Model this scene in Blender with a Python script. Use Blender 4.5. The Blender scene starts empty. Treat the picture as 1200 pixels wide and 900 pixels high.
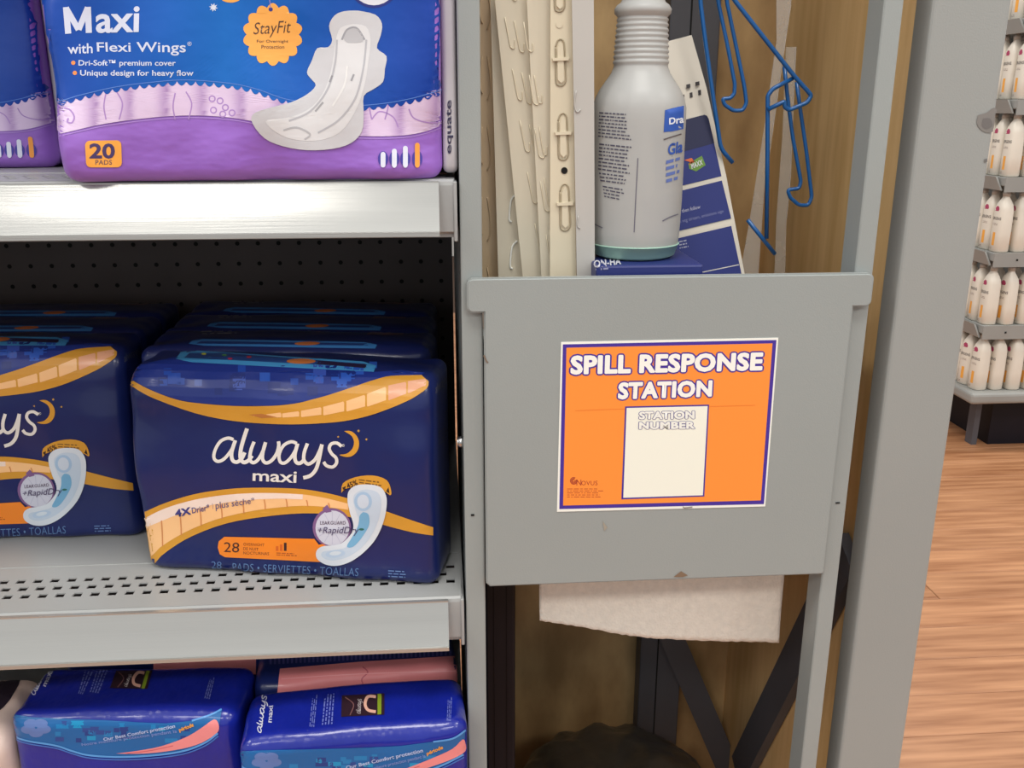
import bpy, bmesh, math, random
from mathutils import Vector, noise
from mathutils.bvhtree import BVHTree
from mathutils.geometry import tessellate_polygon
random.seed(7)
PI = math.pi
S = bpy.context.scene
COL = S.collection

# ------------------------------------------------------------------ camera
F = 1082.0; PITCH = math.radians(16.9); YAW = math.radians(4.3)
CAM = Vector((0, -0.76, 1.15))
cam = bpy.data.cameras.new('camera'); cam.sensor_width = 36; cam.lens = 36*F/1200
cam.clip_start = .01; cam.clip_end = 60
co = bpy.data.objects.new('camera', cam); COL.objects.link(co)
co.location = CAM; co.rotation_euler = (PI/2-PITCH, 0, -YAW); S.camera = co
# ------------------------------------------------------------------ world and light
w = bpy.data.worlds.new('world'); S.world = w; w.use_nodes = True
bg = w.node_tree.nodes['Background']; bg.inputs[0].default_value = (.93, .97, 1, 1); bg.inputs[1].default_value = .55
def area(loc, rot, sx, sy, power, col=(1, .97, .93)):
    l = bpy.data.lights.new('ceiling_lamp', 'AREA'); l.shape = 'RECTANGLE'; l.size = sx; l.size_y = sy
    l.energy = power; l.color = col
    o = bpy.data.objects.new('ceiling_lamp', l); COL.objects.link(o); o.location = loc; o.rotation_euler = rot
for lx, ly in ((-4.0, -3.1), (-1.25, -3.1), (1.5, -3.1), (4.2, -3.1), (-2.6, -1.0), (.1, -1.0), (2.8, -1.0), (.1, 1.9), (2.8, 1.9), (2.8, 4.2)):
    area((lx, ly, 3.3), (0, 0, 0), 1.2, .6, 30, (1, .96, .90))
S.view_settings.view_transform = 'Standard'; S.view_settings.look = 'None'
S.view_settings.exposure = .32; S.view_settings.gamma = 1; S.view_settings.use_curve_mapping = False

# ------------------------------------------------------------------ helpers
def ray(x, y):
    fw = Vector((math.sin(YAW)*math.cos(PITCH), math.cos(YAW)*math.cos(PITCH), -math.sin(PITCH)))
    rt = Vector((math.cos(YAW), -math.sin(YAW), 0)); up = rt.cross(fw)
    return fw + rt*((x-600)/F) - up*((y-450)/F)
def onY(x, y, Y=0): d = ray(x, y); return CAM + d*((Y-CAM.y)/d.y)
def onZ(x, y, Z): d = ray(x, y); return CAM + d*((Z-CAM.z)/d.z)
def onX(x, y, X): d = ray(x, y); return CAM + d*((X-CAM.x)/d.x)
def lin(c): c /= 255; return c/12.92 if c <= .04045 else ((c+.055)/1.055)**2.4
def rgb(r, g, b): return (lin(r), lin(g), lin(b), 1)

def mat(name, c, rough=.5, metal=0, var=.06, vscale=8, stretch=(1, 1, 1), bump=0, bscale=60, spec=.5, alpha=1, coat=0, c2=None, trans=0, rnd=0, bdist=.001):
    m = bpy.data.materials.new(name); m.use_nodes = True; nt = m.node_tree; N = nt.nodes; L = nt.links
    b = N['Principled BSDF']; b.inputs['Roughness'].default_value = rough; b.inputs['Metallic'].default_value = metal
    b.inputs['Specular IOR Level'].default_value = spec; b.inputs['Alpha'].default_value = alpha
    b.inputs['Coat Weight'].default_value = coat; b.inputs['Coat Roughness'].default_value = .08
    b.inputs['Transmission Weight'].default_value = trans
    tc = N.new('ShaderNodeTexCoord'); mp = N.new('ShaderNodeMapping'); mp.inputs['Scale'].default_value = stretch
    L.new(tc.outputs['Object'], mp.inputs[0])
    n = N.new('ShaderNodeTexNoise'); n.inputs['Scale'].default_value = vscale; n.inputs['Detail'].default_value = 5
    L.new(mp.outputs[0], n.inputs['Vector'])
    if rnd:
        oi = N.new('ShaderNodeObjectInfo'); ad = N.new('ShaderNodeVectorMath'); ad.operation = 'ADD'
        sc = N.new('ShaderNodeMath'); sc.operation = 'MULTIPLY'; sc.inputs[1].default_value = 37
        L.new(oi.outputs['Random'], sc.inputs[0]); L.new(mp.outputs[0], ad.inputs[0]); L.new(sc.outputs[0], ad.inputs[1])
        L.new(ad.outputs[0], n.inputs['Vector'])
    r = N.new('ShaderNodeValToRGB'); e = r.color_ramp.elements
    e[0].position = .3; e[1].position = .7
    cc = c2 if c2 else tuple(min(1, v*(1+var)) for v in c[:3])+(1,)
    e[0].color = tuple(v*(1-var) for v in c[:3])+(1,); e[1].color = cc
    L.new(n.outputs['Fac'], r.inputs[0])
    if c == 'attr' or name.startswith('print'):
        a = N.new('ShaderNodeVertexColor'); a.layer_name = 'Col'; L.new(a.outputs[0], b.inputs['Base Color'])
    elif rnd:
        hs = N.new('ShaderNodeHueSaturation'); mr = N.new('ShaderNodeMapRange')
        mr.inputs[3].default_value = 1-rnd; mr.inputs[4].default_value = 1+rnd
        L.new(oi.outputs['Random'], mr.inputs[0]); L.new(mr.outputs[0], hs.inputs['Value'])
        L.new(r.outputs[0], hs.inputs['Color']); L.new(hs.outputs[0], b.inputs['Base Color'])
    else: L.new(r.outputs[0], b.inputs['Base Color'])
    if bump:
        n2 = N.new('ShaderNodeTexNoise'); n2.inputs['Scale'].default_value = bscale; n2.inputs['Detail'].default_value = 3
        L.new(mp.outputs[0], n2.inputs['Vector'])
        bp = N.new('ShaderNodeBump'); bp.inputs['Strength'].default_value = bump; bp.inputs['Distance'].default_value = bdist
        L.new(n2.outputs['Fac'], bp.inputs['Height']); L.new(bp.outputs[0], b.inputs['Normal'])
    return m

GREY = mat('grey_paint', rgb(150, 155, 153), .45, bump=.15, bscale=900, var=.04, vscale=3)
GREYD = mat('grey_paint_column', rgb(150, 152, 149), .5, bump=.15, bscale=700, var=.05, vscale=2)
DKGREY = mat('dark_grey_paint', rgb(78, 78, 84), .5, var=.1)
SHELFM = mat('shelf_enamel', rgb(160, 161, 160), .38, var=.05, vscale=4, bump=.08, bscale=400)
CHAN = mat('channel_metal', rgb(184, 184, 180), .24, metal=.6, var=.05, vscale=3, stretch=(.3, 8, 25), bump=.06, bscale=40)
BLACK = mat('black_paint', rgb(16, 15, 24), .45, var=.2, spec=.25)
PEG = mat('dark_pegboard', rgb(84, 74, 72), .6, var=.15)
HOLE = mat('hole_dark', rgb(12, 11, 11), .9)
PLY = mat('plywood', rgb(226, 182, 120), .55, vscale=5, stretch=(9, 9, .8), c2=rgb(240, 202, 146), var=.1, bump=.1, bscale=30)
PLYB = mat('stained_plywood', rgb(162, 128, 84), .6, vscale=9, stretch=(2, 2, .9), c2=rgb(204, 170, 120), var=.15, bump=.1, bscale=30)
WOOD = mat('floor_wood', rgb(158, 104, 68), .42, vscale=3.2, stretch=(1.2, 16, 1), c2=rgb(196, 142, 102), var=.12, rnd=.07)
SUB = mat('subfloor', rgb(70, 48, 34), .8)
WALL = mat('far_wall', rgb(200, 196, 190), .8)
FILM = mat('navy_film', rgb(24, 36, 92), .30, var=.08, vscale=14, bump=.6, bscale=26, coat=.15, spec=.4, bdist=.0015)
FILMB = mat('royal_film', rgb(20, 34, 140), .28, var=.08, vscale=14, bump=.8, bscale=22, stretch=(1.6, 1, 1), coat=.5, spec=.4, bdist=.0045)
FILMP = mat('purple_film', rgb(152, 104, 200), .36, var=.08, vscale=12, bump=.8, bscale=17, stretch=(1, 1, 2), bdist=.005, coat=.2)
FILMW = mat('pale_film', rgb(214, 190, 178), .4, var=.1, vscale=20, bump=.6, bscale=40)
PRINT = mat('print_gloss', (1, 1, 1, 1), .34, bump=.7, bscale=22, spec=.4, coat=.15, bdist=.0028)
PRINTM = mat('print_matt', (1, 1, 1, 1), .55, bump=.05, bscale=60)
CREAM = mat('cream_plastic', rgb(220, 208, 182), .4, var=.03)
MILK = mat('milky_plastic', rgb(232, 222, 200), .3, alpha=.74, var=.05, vscale=10, stretch=(4, 4, .5))
MILKT = mat('tan_milky_plastic', rgb(214, 188, 152), .3, alpha=.8, var=.06, vscale=10)
MILKG = mat('grey_milky_plastic', rgb(196, 192, 186), .35, alpha=.88, var=.04)
CLEAR = mat('clear_plastic', rgb(225, 220, 212), .2, alpha=.33, var=.05)
BOTM = mat('bottle_plastic', rgb(184, 184, 182), .4, alpha=.80, var=.04, vscale=12)
LIQ = mat('green_liquid', rgb(158, 196, 178), .35, spec=.3, var=.05)
CARD = mat('card_stock', rgb(222, 214, 200), .6, var=.03)
BLUEC = mat('blue_card', rgb(34, 44, 108), .4, var=.05)
WIRE = mat('blue_wire', rgb(22, 96, 165), .32, var=.06, coat=.3)
STEEL = mat('steel', rgb(200, 200, 200), .3, metal=1)
PAPER = mat('paper_towel', rgb(232, 224, 212), .9, var=.05, vscale=160, bump=.9, bscale=420, bdist=.0012)
BAG = mat('bin_bag', rgb(66, 60, 52), .3, var=.15, bump=.8, bscale=18, coat=.4, bdist=.006, alpha=.93)
BIN = mat('bin_plastic', rgb(40, 38, 38), .5)
LOT = mat('lotion_plastic', rgb(226, 218, 204), .35, var=.03)
CAPM = mat('lotion_cap', rgb(178, 172, 164), .4, var=.03)
FSH = mat('far_shelf_enamel', rgb(150, 150, 146), .45, var=.05)
WHITE = mat('sticker_white', rgb(240, 240, 232), .5, var=.02)

def origin(p):
    v = Vector((0, 0, 0))
    while p: v += Vector(p.location); p = p.parent
    return v
def thing(name, label, cat, loc=(0, 0, 0), group=None):
    o = bpy.data.objects.new(name, None); COL.objects.link(o); o.location = loc; o.empty_display_size = .05
    return tag(o, label, cat, group)
def tag(o, label=None, cat=None, group=None, kind=None):
    if label: o['label'] = label
    if cat: o['category'] = cat
    if group: o['group'] = group
    if kind: o['kind'] = kind
    return o
def link(name, me, parent=None):
    o = bpy.data.objects.new(name, me); COL.objects.link(o)
    if parent: o.parent = parent
    return o
def obj(name, bm, m, parent=None, smooth=False, at=None):
    """bm holds world coordinates; at = pivot for a top-level mesh"""
    og = origin(parent) if parent else Vector(at or (0, 0, 0))
    for v in bm.verts: v.co -= og
    me = bpy.data.meshes.new(name); bm.to_mesh(me); bm.free(); me.materials.append(m)
    if smooth: me.shade_smooth()
    o = link(name, me, parent)
    if not parent: o.location = og
    return o
def rbox(bm, x0, x1, y0, y1, z0, z1, bev=0, seg=2):
    r = bmesh.ops.create_cube(bm, size=1)
    for v in r['verts']:
        v.co = Vector(((x0+x1)/2+v.co.x*(x1-x0), (y0+y1)/2+v.co.y*(y1-y0), (z0+z1)/2+v.co.z*(z1-z0)))
    if bev:
        es = {e for v in r['verts'] for e in v.link_edges}
        bmesh.ops.bevel(bm, geom=list(es), offset=bev, segments=seg, affect='EDGES', profile=.5)
    return bm
def box(*a, **k): return rbox(bmesh.new(), *a, **k)
def prism(bm, pts, depth):
    """pts: world points of a planar outline; depth: vector"""
    d = Vector(depth); a = [bm.verts.new(p) for p in pts]; b = [bm.verts.new(Vector(p)+d) for p in pts]
    n = len(pts); tr = tessellate_polygon([[Vector(p) for p in pts]])
    for t in tr:
        bm.faces.new([a[i] for i in t]); bm.faces.new([b[i] for i in reversed(t)])
    for i in range(n): bm.faces.new((a[i], a[(i+1) % n], b[(i+1) % n], b[i]))
    bmesh.ops.recalc_face_normals(bm, faces=bm.faces[:]); return bm
def catmull(pts, n=6):
    P = [pts[0]]+list(pts)+[pts[-1]]; out = []
    for i in range(1, len(P)-2):
        for k in range(n):
            t = k/n; a, b, c, d = P[i-1], P[i], P[i+1], P[i+2]
            out.append(tuple(.5*((2*b[j])+(-a[j]+c[j])*t+(2*a[j]-5*b[j]+4*c[j]-d[j])*t*t+(-a[j]+3*b[j]-3*c[j]+d[j])*t**3) for j in range(len(a))))
    out.append(tuple(P[-2])); return out
def tube(bm, pts, r, n=10):
    pts = [Vector(p) for p in pts]; rings = []; prev = None
    for i, p in enumerate(pts):
        t = (pts[min(i+1, len(pts)-1)]-pts[max(i-1, 0)]).normalized()
        if prev is None:
            a = Vector((0, 0, 1)) if abs(t.z) < .9 else Vector((1, 0, 0)); u = t.cross(a).normalized()
        else: u = (prev-t*prev.dot(t)).normalized()
        prev = u; v = t.cross(u)
        rings.append([bm.verts.new(p+(u*math.cos(2*PI*k/n)+v*math.sin(2*PI*k/n))*r) for k in range(n)])
    for a, b in zip(rings, rings[1:]):
        for k in range(n): bm.faces.new((a[k], a[(k+1) % n], b[(k+1) % n], b[k]))
    bm.faces.new(rings[0][::-1]); bm.faces.new(rings[-1]); return bm
def loft(bm, rings, cap=True):
    R = [[bm.verts.new(p) for p in r] for r in rings]; n = len(R[0])
    for a, b in zip(R, R[1:]):
        for k in range(n): bm.faces.new((a[k], a[(k+1) % n], b[(k+1) % n], b[k]))
    if cap: bm.faces.new(R[0][::-1]); bm.faces.new(R[-1])
    bmesh.ops.recalc_face_normals(bm, faces=bm.faces[:]); return bm
def lathe(bm, c, prof, n=40): return loft(bm, [[(c[0]+r*math.cos(2*PI*k/n), c[1]+r*math.sin(2*PI*k/n), z) for k in range(n)] for r, z in prof])

# ---- flat print: outlines and lettering laid on an object's real surface
GLY = {}
def glyphs(s, bold):
    if (s, bold) not in GLY:
        c = bpy.data.curves.new('t', 'FONT'); c.body = s; c.space_character = 1.06 if s.isupper() else 1.0; c.offset = bold; c.resolution_u = 3
        o = bpy.data.objects.new('t', c); m = o.to_mesh(); m.calc_loop_triangles()
        v = [(q.co.x, q.co.y) for q in m.vertices]; t = [tuple(k.vertices) for k in m.loop_triangles]
        o.to_mesh_clear(); bpy.data.objects.remove(o); bpy.data.curves.remove(c)
        GLY[(s, bold)] = (v, t)
    return GLY[(s, bold)]
def bil(q, u, v):
    return (q[0][0]*(1-u)*(1-v)+q[1][0]*u*(1-v)+q[2][0]*u*v+q[3][0]*(1-u)*v, q[0][1]*(1-u)*(1-v)+q[1][1]*u*(1-v)+q[2][1]*u*v+q[3][1]*(1-u)*v)
class Art:
    def __init__(s, surf, tf=lambda x, y: (x, y), maxe=6, step=.00012, base=.00035):
        s.surf = surf; s.tf = tf; s.t = []; s.maxe = maxe; s.step = step; s.base = base
    def tris(s, V, T, col, layer):
        V = [s.tf(*v) for v in V]; c = col if callable(col) else rgb(*col)
        for t in T: s.t.append(([V[i] for i in t], c, layer))
    def poly(s, pts, col, layer=1, smooth=0):
        if smooth: pts = catmull(list(pts)+[pts[0]], smooth)[:-1]
        T = tessellate_polygon([[Vector((p[0], p[1], 0)) for p in pts]]); s.tris(pts, T, col, layer)
    def stroke(s, pts, w0, col, layer=1, n=6, w1=None):
        P = catmull(pts, n) if n else pts; m = len(P); V = []; T = []
        for i, p in enumerate(P):
            a = P[max(i-1, 0)]; b = P[min(i+1, m-1)]; dx, dy = b[0]-a[0], b[1]-a[1]; l = math.hypot(dx, dy) or 1
            w = w0 if w1 is None else w0+(w1-w0)*i/(m-1)
            V += [(p[0]-dy/l*w/2, p[1]+dx/l*w/2), (p[0]+dy/l*w/2, p[1]-dx/l*w/2)]
        for i in range(m-1): T += [(2*i, 2*i+1, 2*i+3), (2*i, 2*i+3, 2*i+2)]
        s.tris(V, T, col, layer)
    def ell(s, cx, cy, rx, ry, col, layer=1, n=28, rot=0):
        s.poly([(cx+rx*math.cos(a)*math.cos(rot)-ry*math.sin(a)*math.sin(rot), cy+rx*math.cos(a)*math.sin(rot)+ry*math.sin(a)*math.cos(rot)) for a in [2*PI*k/n for k in range(n)]], col, layer)
    def ring(s, cx, cy, rx, ry, w, col, layer=1, n=32, a0=0, a1=2*PI):
        s.stroke([(cx+rx*math.cos(a0+(a1-a0)*k/n), cy+ry*math.sin(a0+(a1-a0)*k/n)) for k in range(n+1)], w, col, layer, 0)
    def rect(s, x0, y0, x1, y1, col, layer=1): s.poly([(x0, y0), (x1, y0), (x1, y1), (x0, y1)], col, layer)
    def text(s, t, q, col, layer=2, bold=.0, shear=0, ref=None):
        """q: TL TR BR BL, or x0 y0 x1 y1"""
        if len(q) == 4 and not hasattr(q[0], '__len__'): q = [(q[0], q[1]), (q[2], q[1]), (q[2], q[3]), (q[0], q[3])]
        fat = max(0, bold-.012); v, T = glyphs(t, min(bold, .012)); rv = v
        x0 = min(p[0] for p in rv); x1 = max(p[0] for p in rv); y0 = min(p[1] for p in rv); y1 = max(p[1] for p in rv)
        n = 12 if fat else 1
        for k in range(n):
            a = 2*PI*k/n; dx, dy = fat*math.cos(a), fat*math.sin(a)
            s.tris([bil(q, (p[0]+dx-x0+shear*(p[1]-y0))/(x1-x0), 1-(p[1]+dy-y0)/(y1-y0)) for p in v], T, col, layer+(.06*k if fat else 0))
    def lines(s, q, n, col, layer=2, fill=.55, words=9, seed=1):
        """rows of print too small to read"""
        rn = random.Random(seed)
        if not hasattr(q[0], '__len__'): q = [(q[0], q[1]), (q[2], q[1]), (q[2], q[3]), (q[0], q[3])]
        for i in range(n):
            u = 0; end = rn.uniform(.75, 1)
            while u < end:
                l = rn.uniform(.3, 1.3)/words; v0 = (i+.5-fill/2)/n; v1 = (i+.5+fill/2)/n; e = min(end, u+l)
                s.poly([bil(q, u, v0), bil(q, e, v0), bil(q, e, v1), bil(q, u, v1)], col, layer); u += l+.25/words
    def build(s, name, parent, m=None):
        out = []; L2 = s.maxe**2
        for t, c, ly in s.t:
            st = [t]
            while st:
                a, b, d = st.pop(); f = [(p[0]-q[0])**2+(p[1]-q[1])**2 > L2 for p, q in ((a, b), (b, d), (d, a))]
                if not any(f): out.append(((a, b, d), c, ly)); continue
                ab, bd, da = [((p[0]+q[0])/2, (p[1]+q[1])/2) for p, q in ((a, b), (b, d), (d, a))]
                if all(f): st += [(a, ab, da), (ab, b, bd), (da, bd, d), (ab, bd, da)]
                elif f[0] and f[1]: st += [(a, ab, d), (ab, bd, d), (ab, b, bd)]
                elif f[1] and f[2]: st += [(b, bd, a), (bd, da, a), (bd, d, da)]
                elif f[2] and f[0]: st += [(d, da, b), (da, ab, b), (da, a, ab)]
                elif f[0]: st += [(a, ab, d), (ab, b, d)]
                elif f[1]: st += [(b, bd, a), (bd, d, a)]
                else: st += [(d, da, b), (da, a, b)]
        cache = {}; V = []; Fc = []; CL = []; og = origin(parent); vi = {}
        def hit(p):
            k = (round(p[0], 3), round(p[1], 3))
            if k not in cache: cache[k] = s.surf(*p)
            return cache[k]
        for t, c, ly in out:
            h = [hit(p) for p in t]
            if any(x is None for x in h): continue
            nn = (h[1][0]-h[0][0]).cross(h[2][0]-h[0][0])
            if nn.length < 1e-11: continue
            if nn.dot(h[0][1]) < 0: t = t[::-1]; h = h[::-1]
            ids = []
            for p, x in zip(t, h):
                k = (round(p[0], 3), round(p[1], 3), ly)
                if k not in vi: vi[k] = len(V); V.append(x[0]+x[1]*(s.base+s.step*ly)-og)
                ids.append(vi[k]); CL += list(c(*p) if callable(c) else c)
            Fc.append(ids)
        me = bpy.data.meshes.new(name); me.from_pydata(V, [], Fc)
        ca = me.color_attributes.new('Col', 'FLOAT_COLOR', 'CORNER'); ca.data.foreach_set('color', CL)
        me.materials.append(m or PRINT); me.shade_smooth()
        return link(name, me, parent)
def surf_of(bm, dirn=None):
    """where a sight line meets the surface of the thing"""
    t = BVHTree.FromBMesh(bm); last = [.85]
    def f(x, y):
        d = ray(x, y).normalized(); h = t.ray_cast(CAM, d)
        if h[0] is None:   # just past the outline: the nearest point of the surface's edge
            h = t.find_nearest(CAM+d*last[0], .009)
            if h[0] is None or (h[0]-CAM).cross(d).length > .0045: return None
        else: last[0] = (h[0]-CAM).length
        n = h[1]; return h[0], (n if n.dot(d) < 0 else -n)
    return f
def off(x0, y0, s): return lambda x, y: (x0+x/s, y0+y/s)

# ================================================================== SETTING
fl = tag(obj('floor', box(-4, 6, -6, 8, -.06, -.0065), SUB), kind='structure')
pm = None; rn = random.Random(3)
for r in range(52):
    y0 = -1.9+r*.122; sh = rn.uniform(0, 1.15)
    for k in range(5):
        if pm is None:
            o = obj('plank', box(0, 1.2485, 0, .1205, -.0065, 0, bev=.0012, seg=1), WOOD, fl); pm = o.data
        else: o = link('plank', pm, fl)
        o.location = (-2.6+sh+k*1.25, y0, 0)
tag(obj('wall_back', box(-4, 6, 6.5, 6.6, 0, 3.6), WALL), kind='structure')

# ================================================================== LEFT SHELVES
XL, XR = -.80, .0125
def hole_sheet(bm, x0, x1, y0, y1, rows, hw, hd, pitch, z, thick):
    """flat deck with real rectangular slots"""
    ys = [y0]
    for i, yc in enumerate(rows):
        a, b = yc-hd/2, yc+hd/2
        if a > ys[-1]: rect3(bm, x0, x1, ys[-1], a, z)
        xs = x0; x = x0+pitch*(.5 if i % 2 else 1)
        while x+hw < x1:
            rect3(bm, xs, x-hw/2, a, b, z); 
            for (p, q) in (((x-hw/2, a), (x+hw/2, a)), ((x+hw/2, a), (x+hw/2, b)), ((x+hw/2, b), (x-hw/2, b)), ((x-hw/2, b), (x-hw/2, a))):
                bm.faces.new([bm.verts.new(c) for c in ((p[0], p[1], z), (q[0], q[1], z), (q[0], q[1], z-thick), (p[0], p[1], z-thick))])
            xs = x+hw/2; x += pitch
        rect3(bm, xs, x1, a, b, z); ys.append(b)
    rect3(bm, x0, x1, ys[-1], y1, z)
def rect3(bm, x0, x1, y0, y1, z): bm.faces.new([bm.verts.new(c) for c in ((x0, y0, z), (x1, y0, z), (x1, y1, z), (x0, y1, z))])
def shelf(z, yf, label, back=.42):
    t = thing('metal_shelf', label, 'shelf', (-.4, .2, z), 'enamelled shelves of the left display')
    bm = bmesh.new()
    hole_sheet(bm, XL, XR-.002, yf+.003, yf+.088, [yf+.031, yf+.0455, yf+.060], .0080, .0072, .0157, z, .0014)
    rbox(bm, XL, XR-.002, yf+.088, yf+.094, z-.002, z+.0006, .0004)
    rbox(bm, XL, XR-.002, yf+.094, back, z-.002, z)
    rbox(bm, XL, XR-.002, yf+.003, yf+.010, z-.040, z-.0001)
    obj('deck', bm, SHELFM, t)
    # rolled front edge and lip
    pr = [(yf+.006, z), (yf+.003, z-.0004), (yf+.0008, z-.0020), (yf, z-.005), (yf, z-.042), (yf+.004, z-.044), (yf+.004, z-.047), (yf+.012, z-.047), (yf+.012, z-.003)]
    obj('front_lip', prism(bmesh.new(), [(XL, a, b) for a, b in pr], (XR-.003-XL, 0, 0)), SHELFM, t)
    xe = XR-.0145
    pr = []
    for k in range(13):
        v = k/12; pr.append((yf-.0030-.0150*v+.0010*math.sin(PI*v), z-.0025-.0365*v))
    pr2 = [(a-.0012, b) for a, b in pr]
    out = pr2+[(pr[-1][0]-.003, pr[-1][1]-.0005), (pr[-1][0]-.003, pr[-1][1]-.004), (pr[-1][0], pr[-1][1]-.004)]+pr[::-1]+[(yf, z-.0014), (pr2[0][0], z-.0012)]
    c = obj('price_channel', prism(bmesh.new(), [(XL, a, b) for a, b in out], (xe-XL, 0, 0)), CHAN, t); c['label'] = 'satin metal price channel along the front'
    obj('end_flange', box(XR-.003, XR, yf-.0015, back, z-.050, z-.002, bev=.0008), SHELFM, t)
    return t
shelf(1.092, -.002, 'grey enamel shelf carrying the purple and blue pad packs, bright front channel')
shelf(.714, .0, 'grey enamel shelf with slotted deck under the navy packs')
shelf(.405, -.07, 'lowest grey enamel shelf under the royal blue packs', .42)
shelf(1.45, -.002, 'unseen grey enamel shelf added above the purple and blue packs for shade')  # out of view, added to keep light off the display below
bp = thing('gondola_back', 'dark perforated back panel behind the navy packs', 'back panel', (-.4, .42, .3))
bm = bmesh.new(); rbox(bm, XL, .012, .4215, .44, 0, 1.6)
obj('board', bm, PEG, bp)
bm = bmesh.new()
for i in range(32):
    for j in range(14):
        bmesh.ops.create_circle(bm, cap_ends=True, segments=8, radius=.0028, matrix=__import__('mathutils').Matrix.Translation((-.79+i*.0254, .4212, .728+j*.0254)) @ __import__('mathutils').Matrix.Rotation(PI/2, 4, 'X'))
tag(obj('peg_hole', bm, HOLE, bp), kind='stuff')
t = thing('shelf_upright', 'grey slotted upright at the left end of the display', 'upright', (XL-.02, .2, 0))
obj('side_plate', box(XL-.022, XL-.001, .0, .43, 0, 1.7, bev=.002), GREY, t)

# ================================================================== SPILL STATION FRAME
t = thing('upright_panel', 'narrow grey upright edge between shelves and spill station', 'upright', (.023, 0, 0))
bm = box(.0145, .0325, 0, .028, 0, 1.75, bev=.0015); rbox(bm, .0145, .0165, .01, .44, 0, 1.75)
obj('front_flange', bm, GREY, t)
obj('inner_plate', box(.031, .033, .027, .44, 0, 1.75), BLACK, t)
bm = bmesh.new(); tube(bm, [(.0148, .012, .862), (.0105, .012, .862)], .005, 12); tube(bm, [(.0108, .012, .862), (.009, .012, .862)], .0035, 12)
obj('screw', bm, STEEL, t, True)['label'] = 'shiny steel screw head'
bm = box(.0202, .0232, -.0006, .001, .7955, .7972); obj('rivet_mark', bm, HOLE, t)
t = thing('angle_post', 'grey angle post at the right edge of the spill station', 'post', (.36, 0, 0))
obj('front_flange', box(.352, .3675, 0, .003, 0, 1.75, bev=.001), GREY, t)
obj('side_flange', box(.3515, .354, .0005, .029, 0, 1.75, bev=.0008), GREY, t)
obj('rivet_mark', box(.357, .361, -.0006, .001, .7962, .7975), HOLE, t)
t = thing('end_column', 'wide grey sheet metal column at the end of the aisle, scuffed near its edge', 'column', (.42, 0, 0))
obj('column_face', box(.3915, .4568, -.0, .030, 0, 1.75, bev=.0035, seg=3), GREYD, t)
bm = bmesh.new()
obj('inner_return', box(.4545, .4565, .028, .46, 0, 1.75), GREYD, t)
cbm = box(.3915, .4568, -.0, .030, 0, 1.75)
A = Art(surf_of(cbm), off(1100, 0, 3.6))
A.poly([(165, 485), (200, 475), (230, 455), (243, 470), (235, 540), (215, 560), (180, 550), (160, 520)], (126, 122, 118), 1, 5)
A.poly([(185, 500), (215, 500), (225, 530), (200, 545), (180, 530)], (108, 104, 102), 2, 5)
A.poly([(190, 672), (203, 668), (205, 682), (192, 686)], (110, 108, 106), 1)
A.build('scuff_mark', t, PRINTM)['label'] = 'grey smudge'; cbm.free()

# plywood lining and rear frame
t = thing('station_housing', 'open housing of plywood sheets and dark steel braces behind the grey panel', 'housing', (.29, .38, 0))
obj('plywood_sheet', box(.033, .412, .415, .433, 0, 1.75, bev=.001), PLYB, t)['label'] = 'stained back plywood sheet'
obj('plywood_sheet', box(.412, .430, .034, .433, 0, 1.75, bev=.001), PLY, t)['label'] = 'light right-hand plywood sheet'
obj('edge_grain', box(.4125, .4295, .0325, .0345, 0, 1.75), PLY, t)
xa, xb = onY(749, 800, .38).x, onY(797, 800, .38).x
obj('post', box(xa, xb, .38, .410, 0, 1.7, bev=.002), DKGREY, t)
obj('post_slot', box(xa+(xb-xa)*.40, xa+(xb-xa)*.43, .3792, .381, 0, 1.7), HOLE, t)
def bar(p, q, wd, d, n):
    p, q = Vector(p), Vector(q); a = (q-p).normalized(); n = Vector(n).normalized(); s = a.cross(n).normalized()*wd/2
    return prism(bmesh.new(), [p-s, q-s, q+s, p+s], n*d)
J = onY(855, 905, .385); K = onY(782, 735, .385)
obj('brace', bar(J, K, .034, .012, (0, -1, 0)), DKGREY, t)
J2 = onX(862, 905, .398); K2 = onX(1002, 622, .398)
K2 = J2+(K2-J2)*((J2.y-.055)/(J2.y-K2.y))
obj('brace', bar(J2, K2, .046, .012, (1, 0, 0)), DKGREY, t)
t = thing('black_post', 'black ribbed post beside the paper towel, under the panel', 'post', (.054, .1, 0))
p0, p1 = onY(572, 690, .1).x-.004, onY(604, 690, .1).x
bm = box(p0, p1, .1, .125, 0, 1.0, bev=.003); obj('channel', bm, BLACK, t)
bm = bmesh.new()
for f in (.3, .72): rbox(bm, p0+(p1-p0)*f, p0+(p1-p0)*f+.0015, .0985, .1005, 0, 1.0)
obj('rib', bm, BLACK, t)
# bin floor behind the panel
t = thing('inner_tray', 'grey metal tray behind the spill station panel', 'tray', (.19, .15, .94))
obj('tray_floor', box(.0335, .3505, .001, .30, .951, .955), GREY, t)
obj('tray_lip', box(.0335, .3505, .001, .003, .90, .953), GREY, t)
t = thing('cross_bar', 'grey bar across the top of the spill station', 'bar', (.2, .2, 1.42))
obj('bar', tube(bmesh.new(), [(.033, .16, 1.42), (.413, .16, 1.42)], .006), GREY, t)

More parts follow.
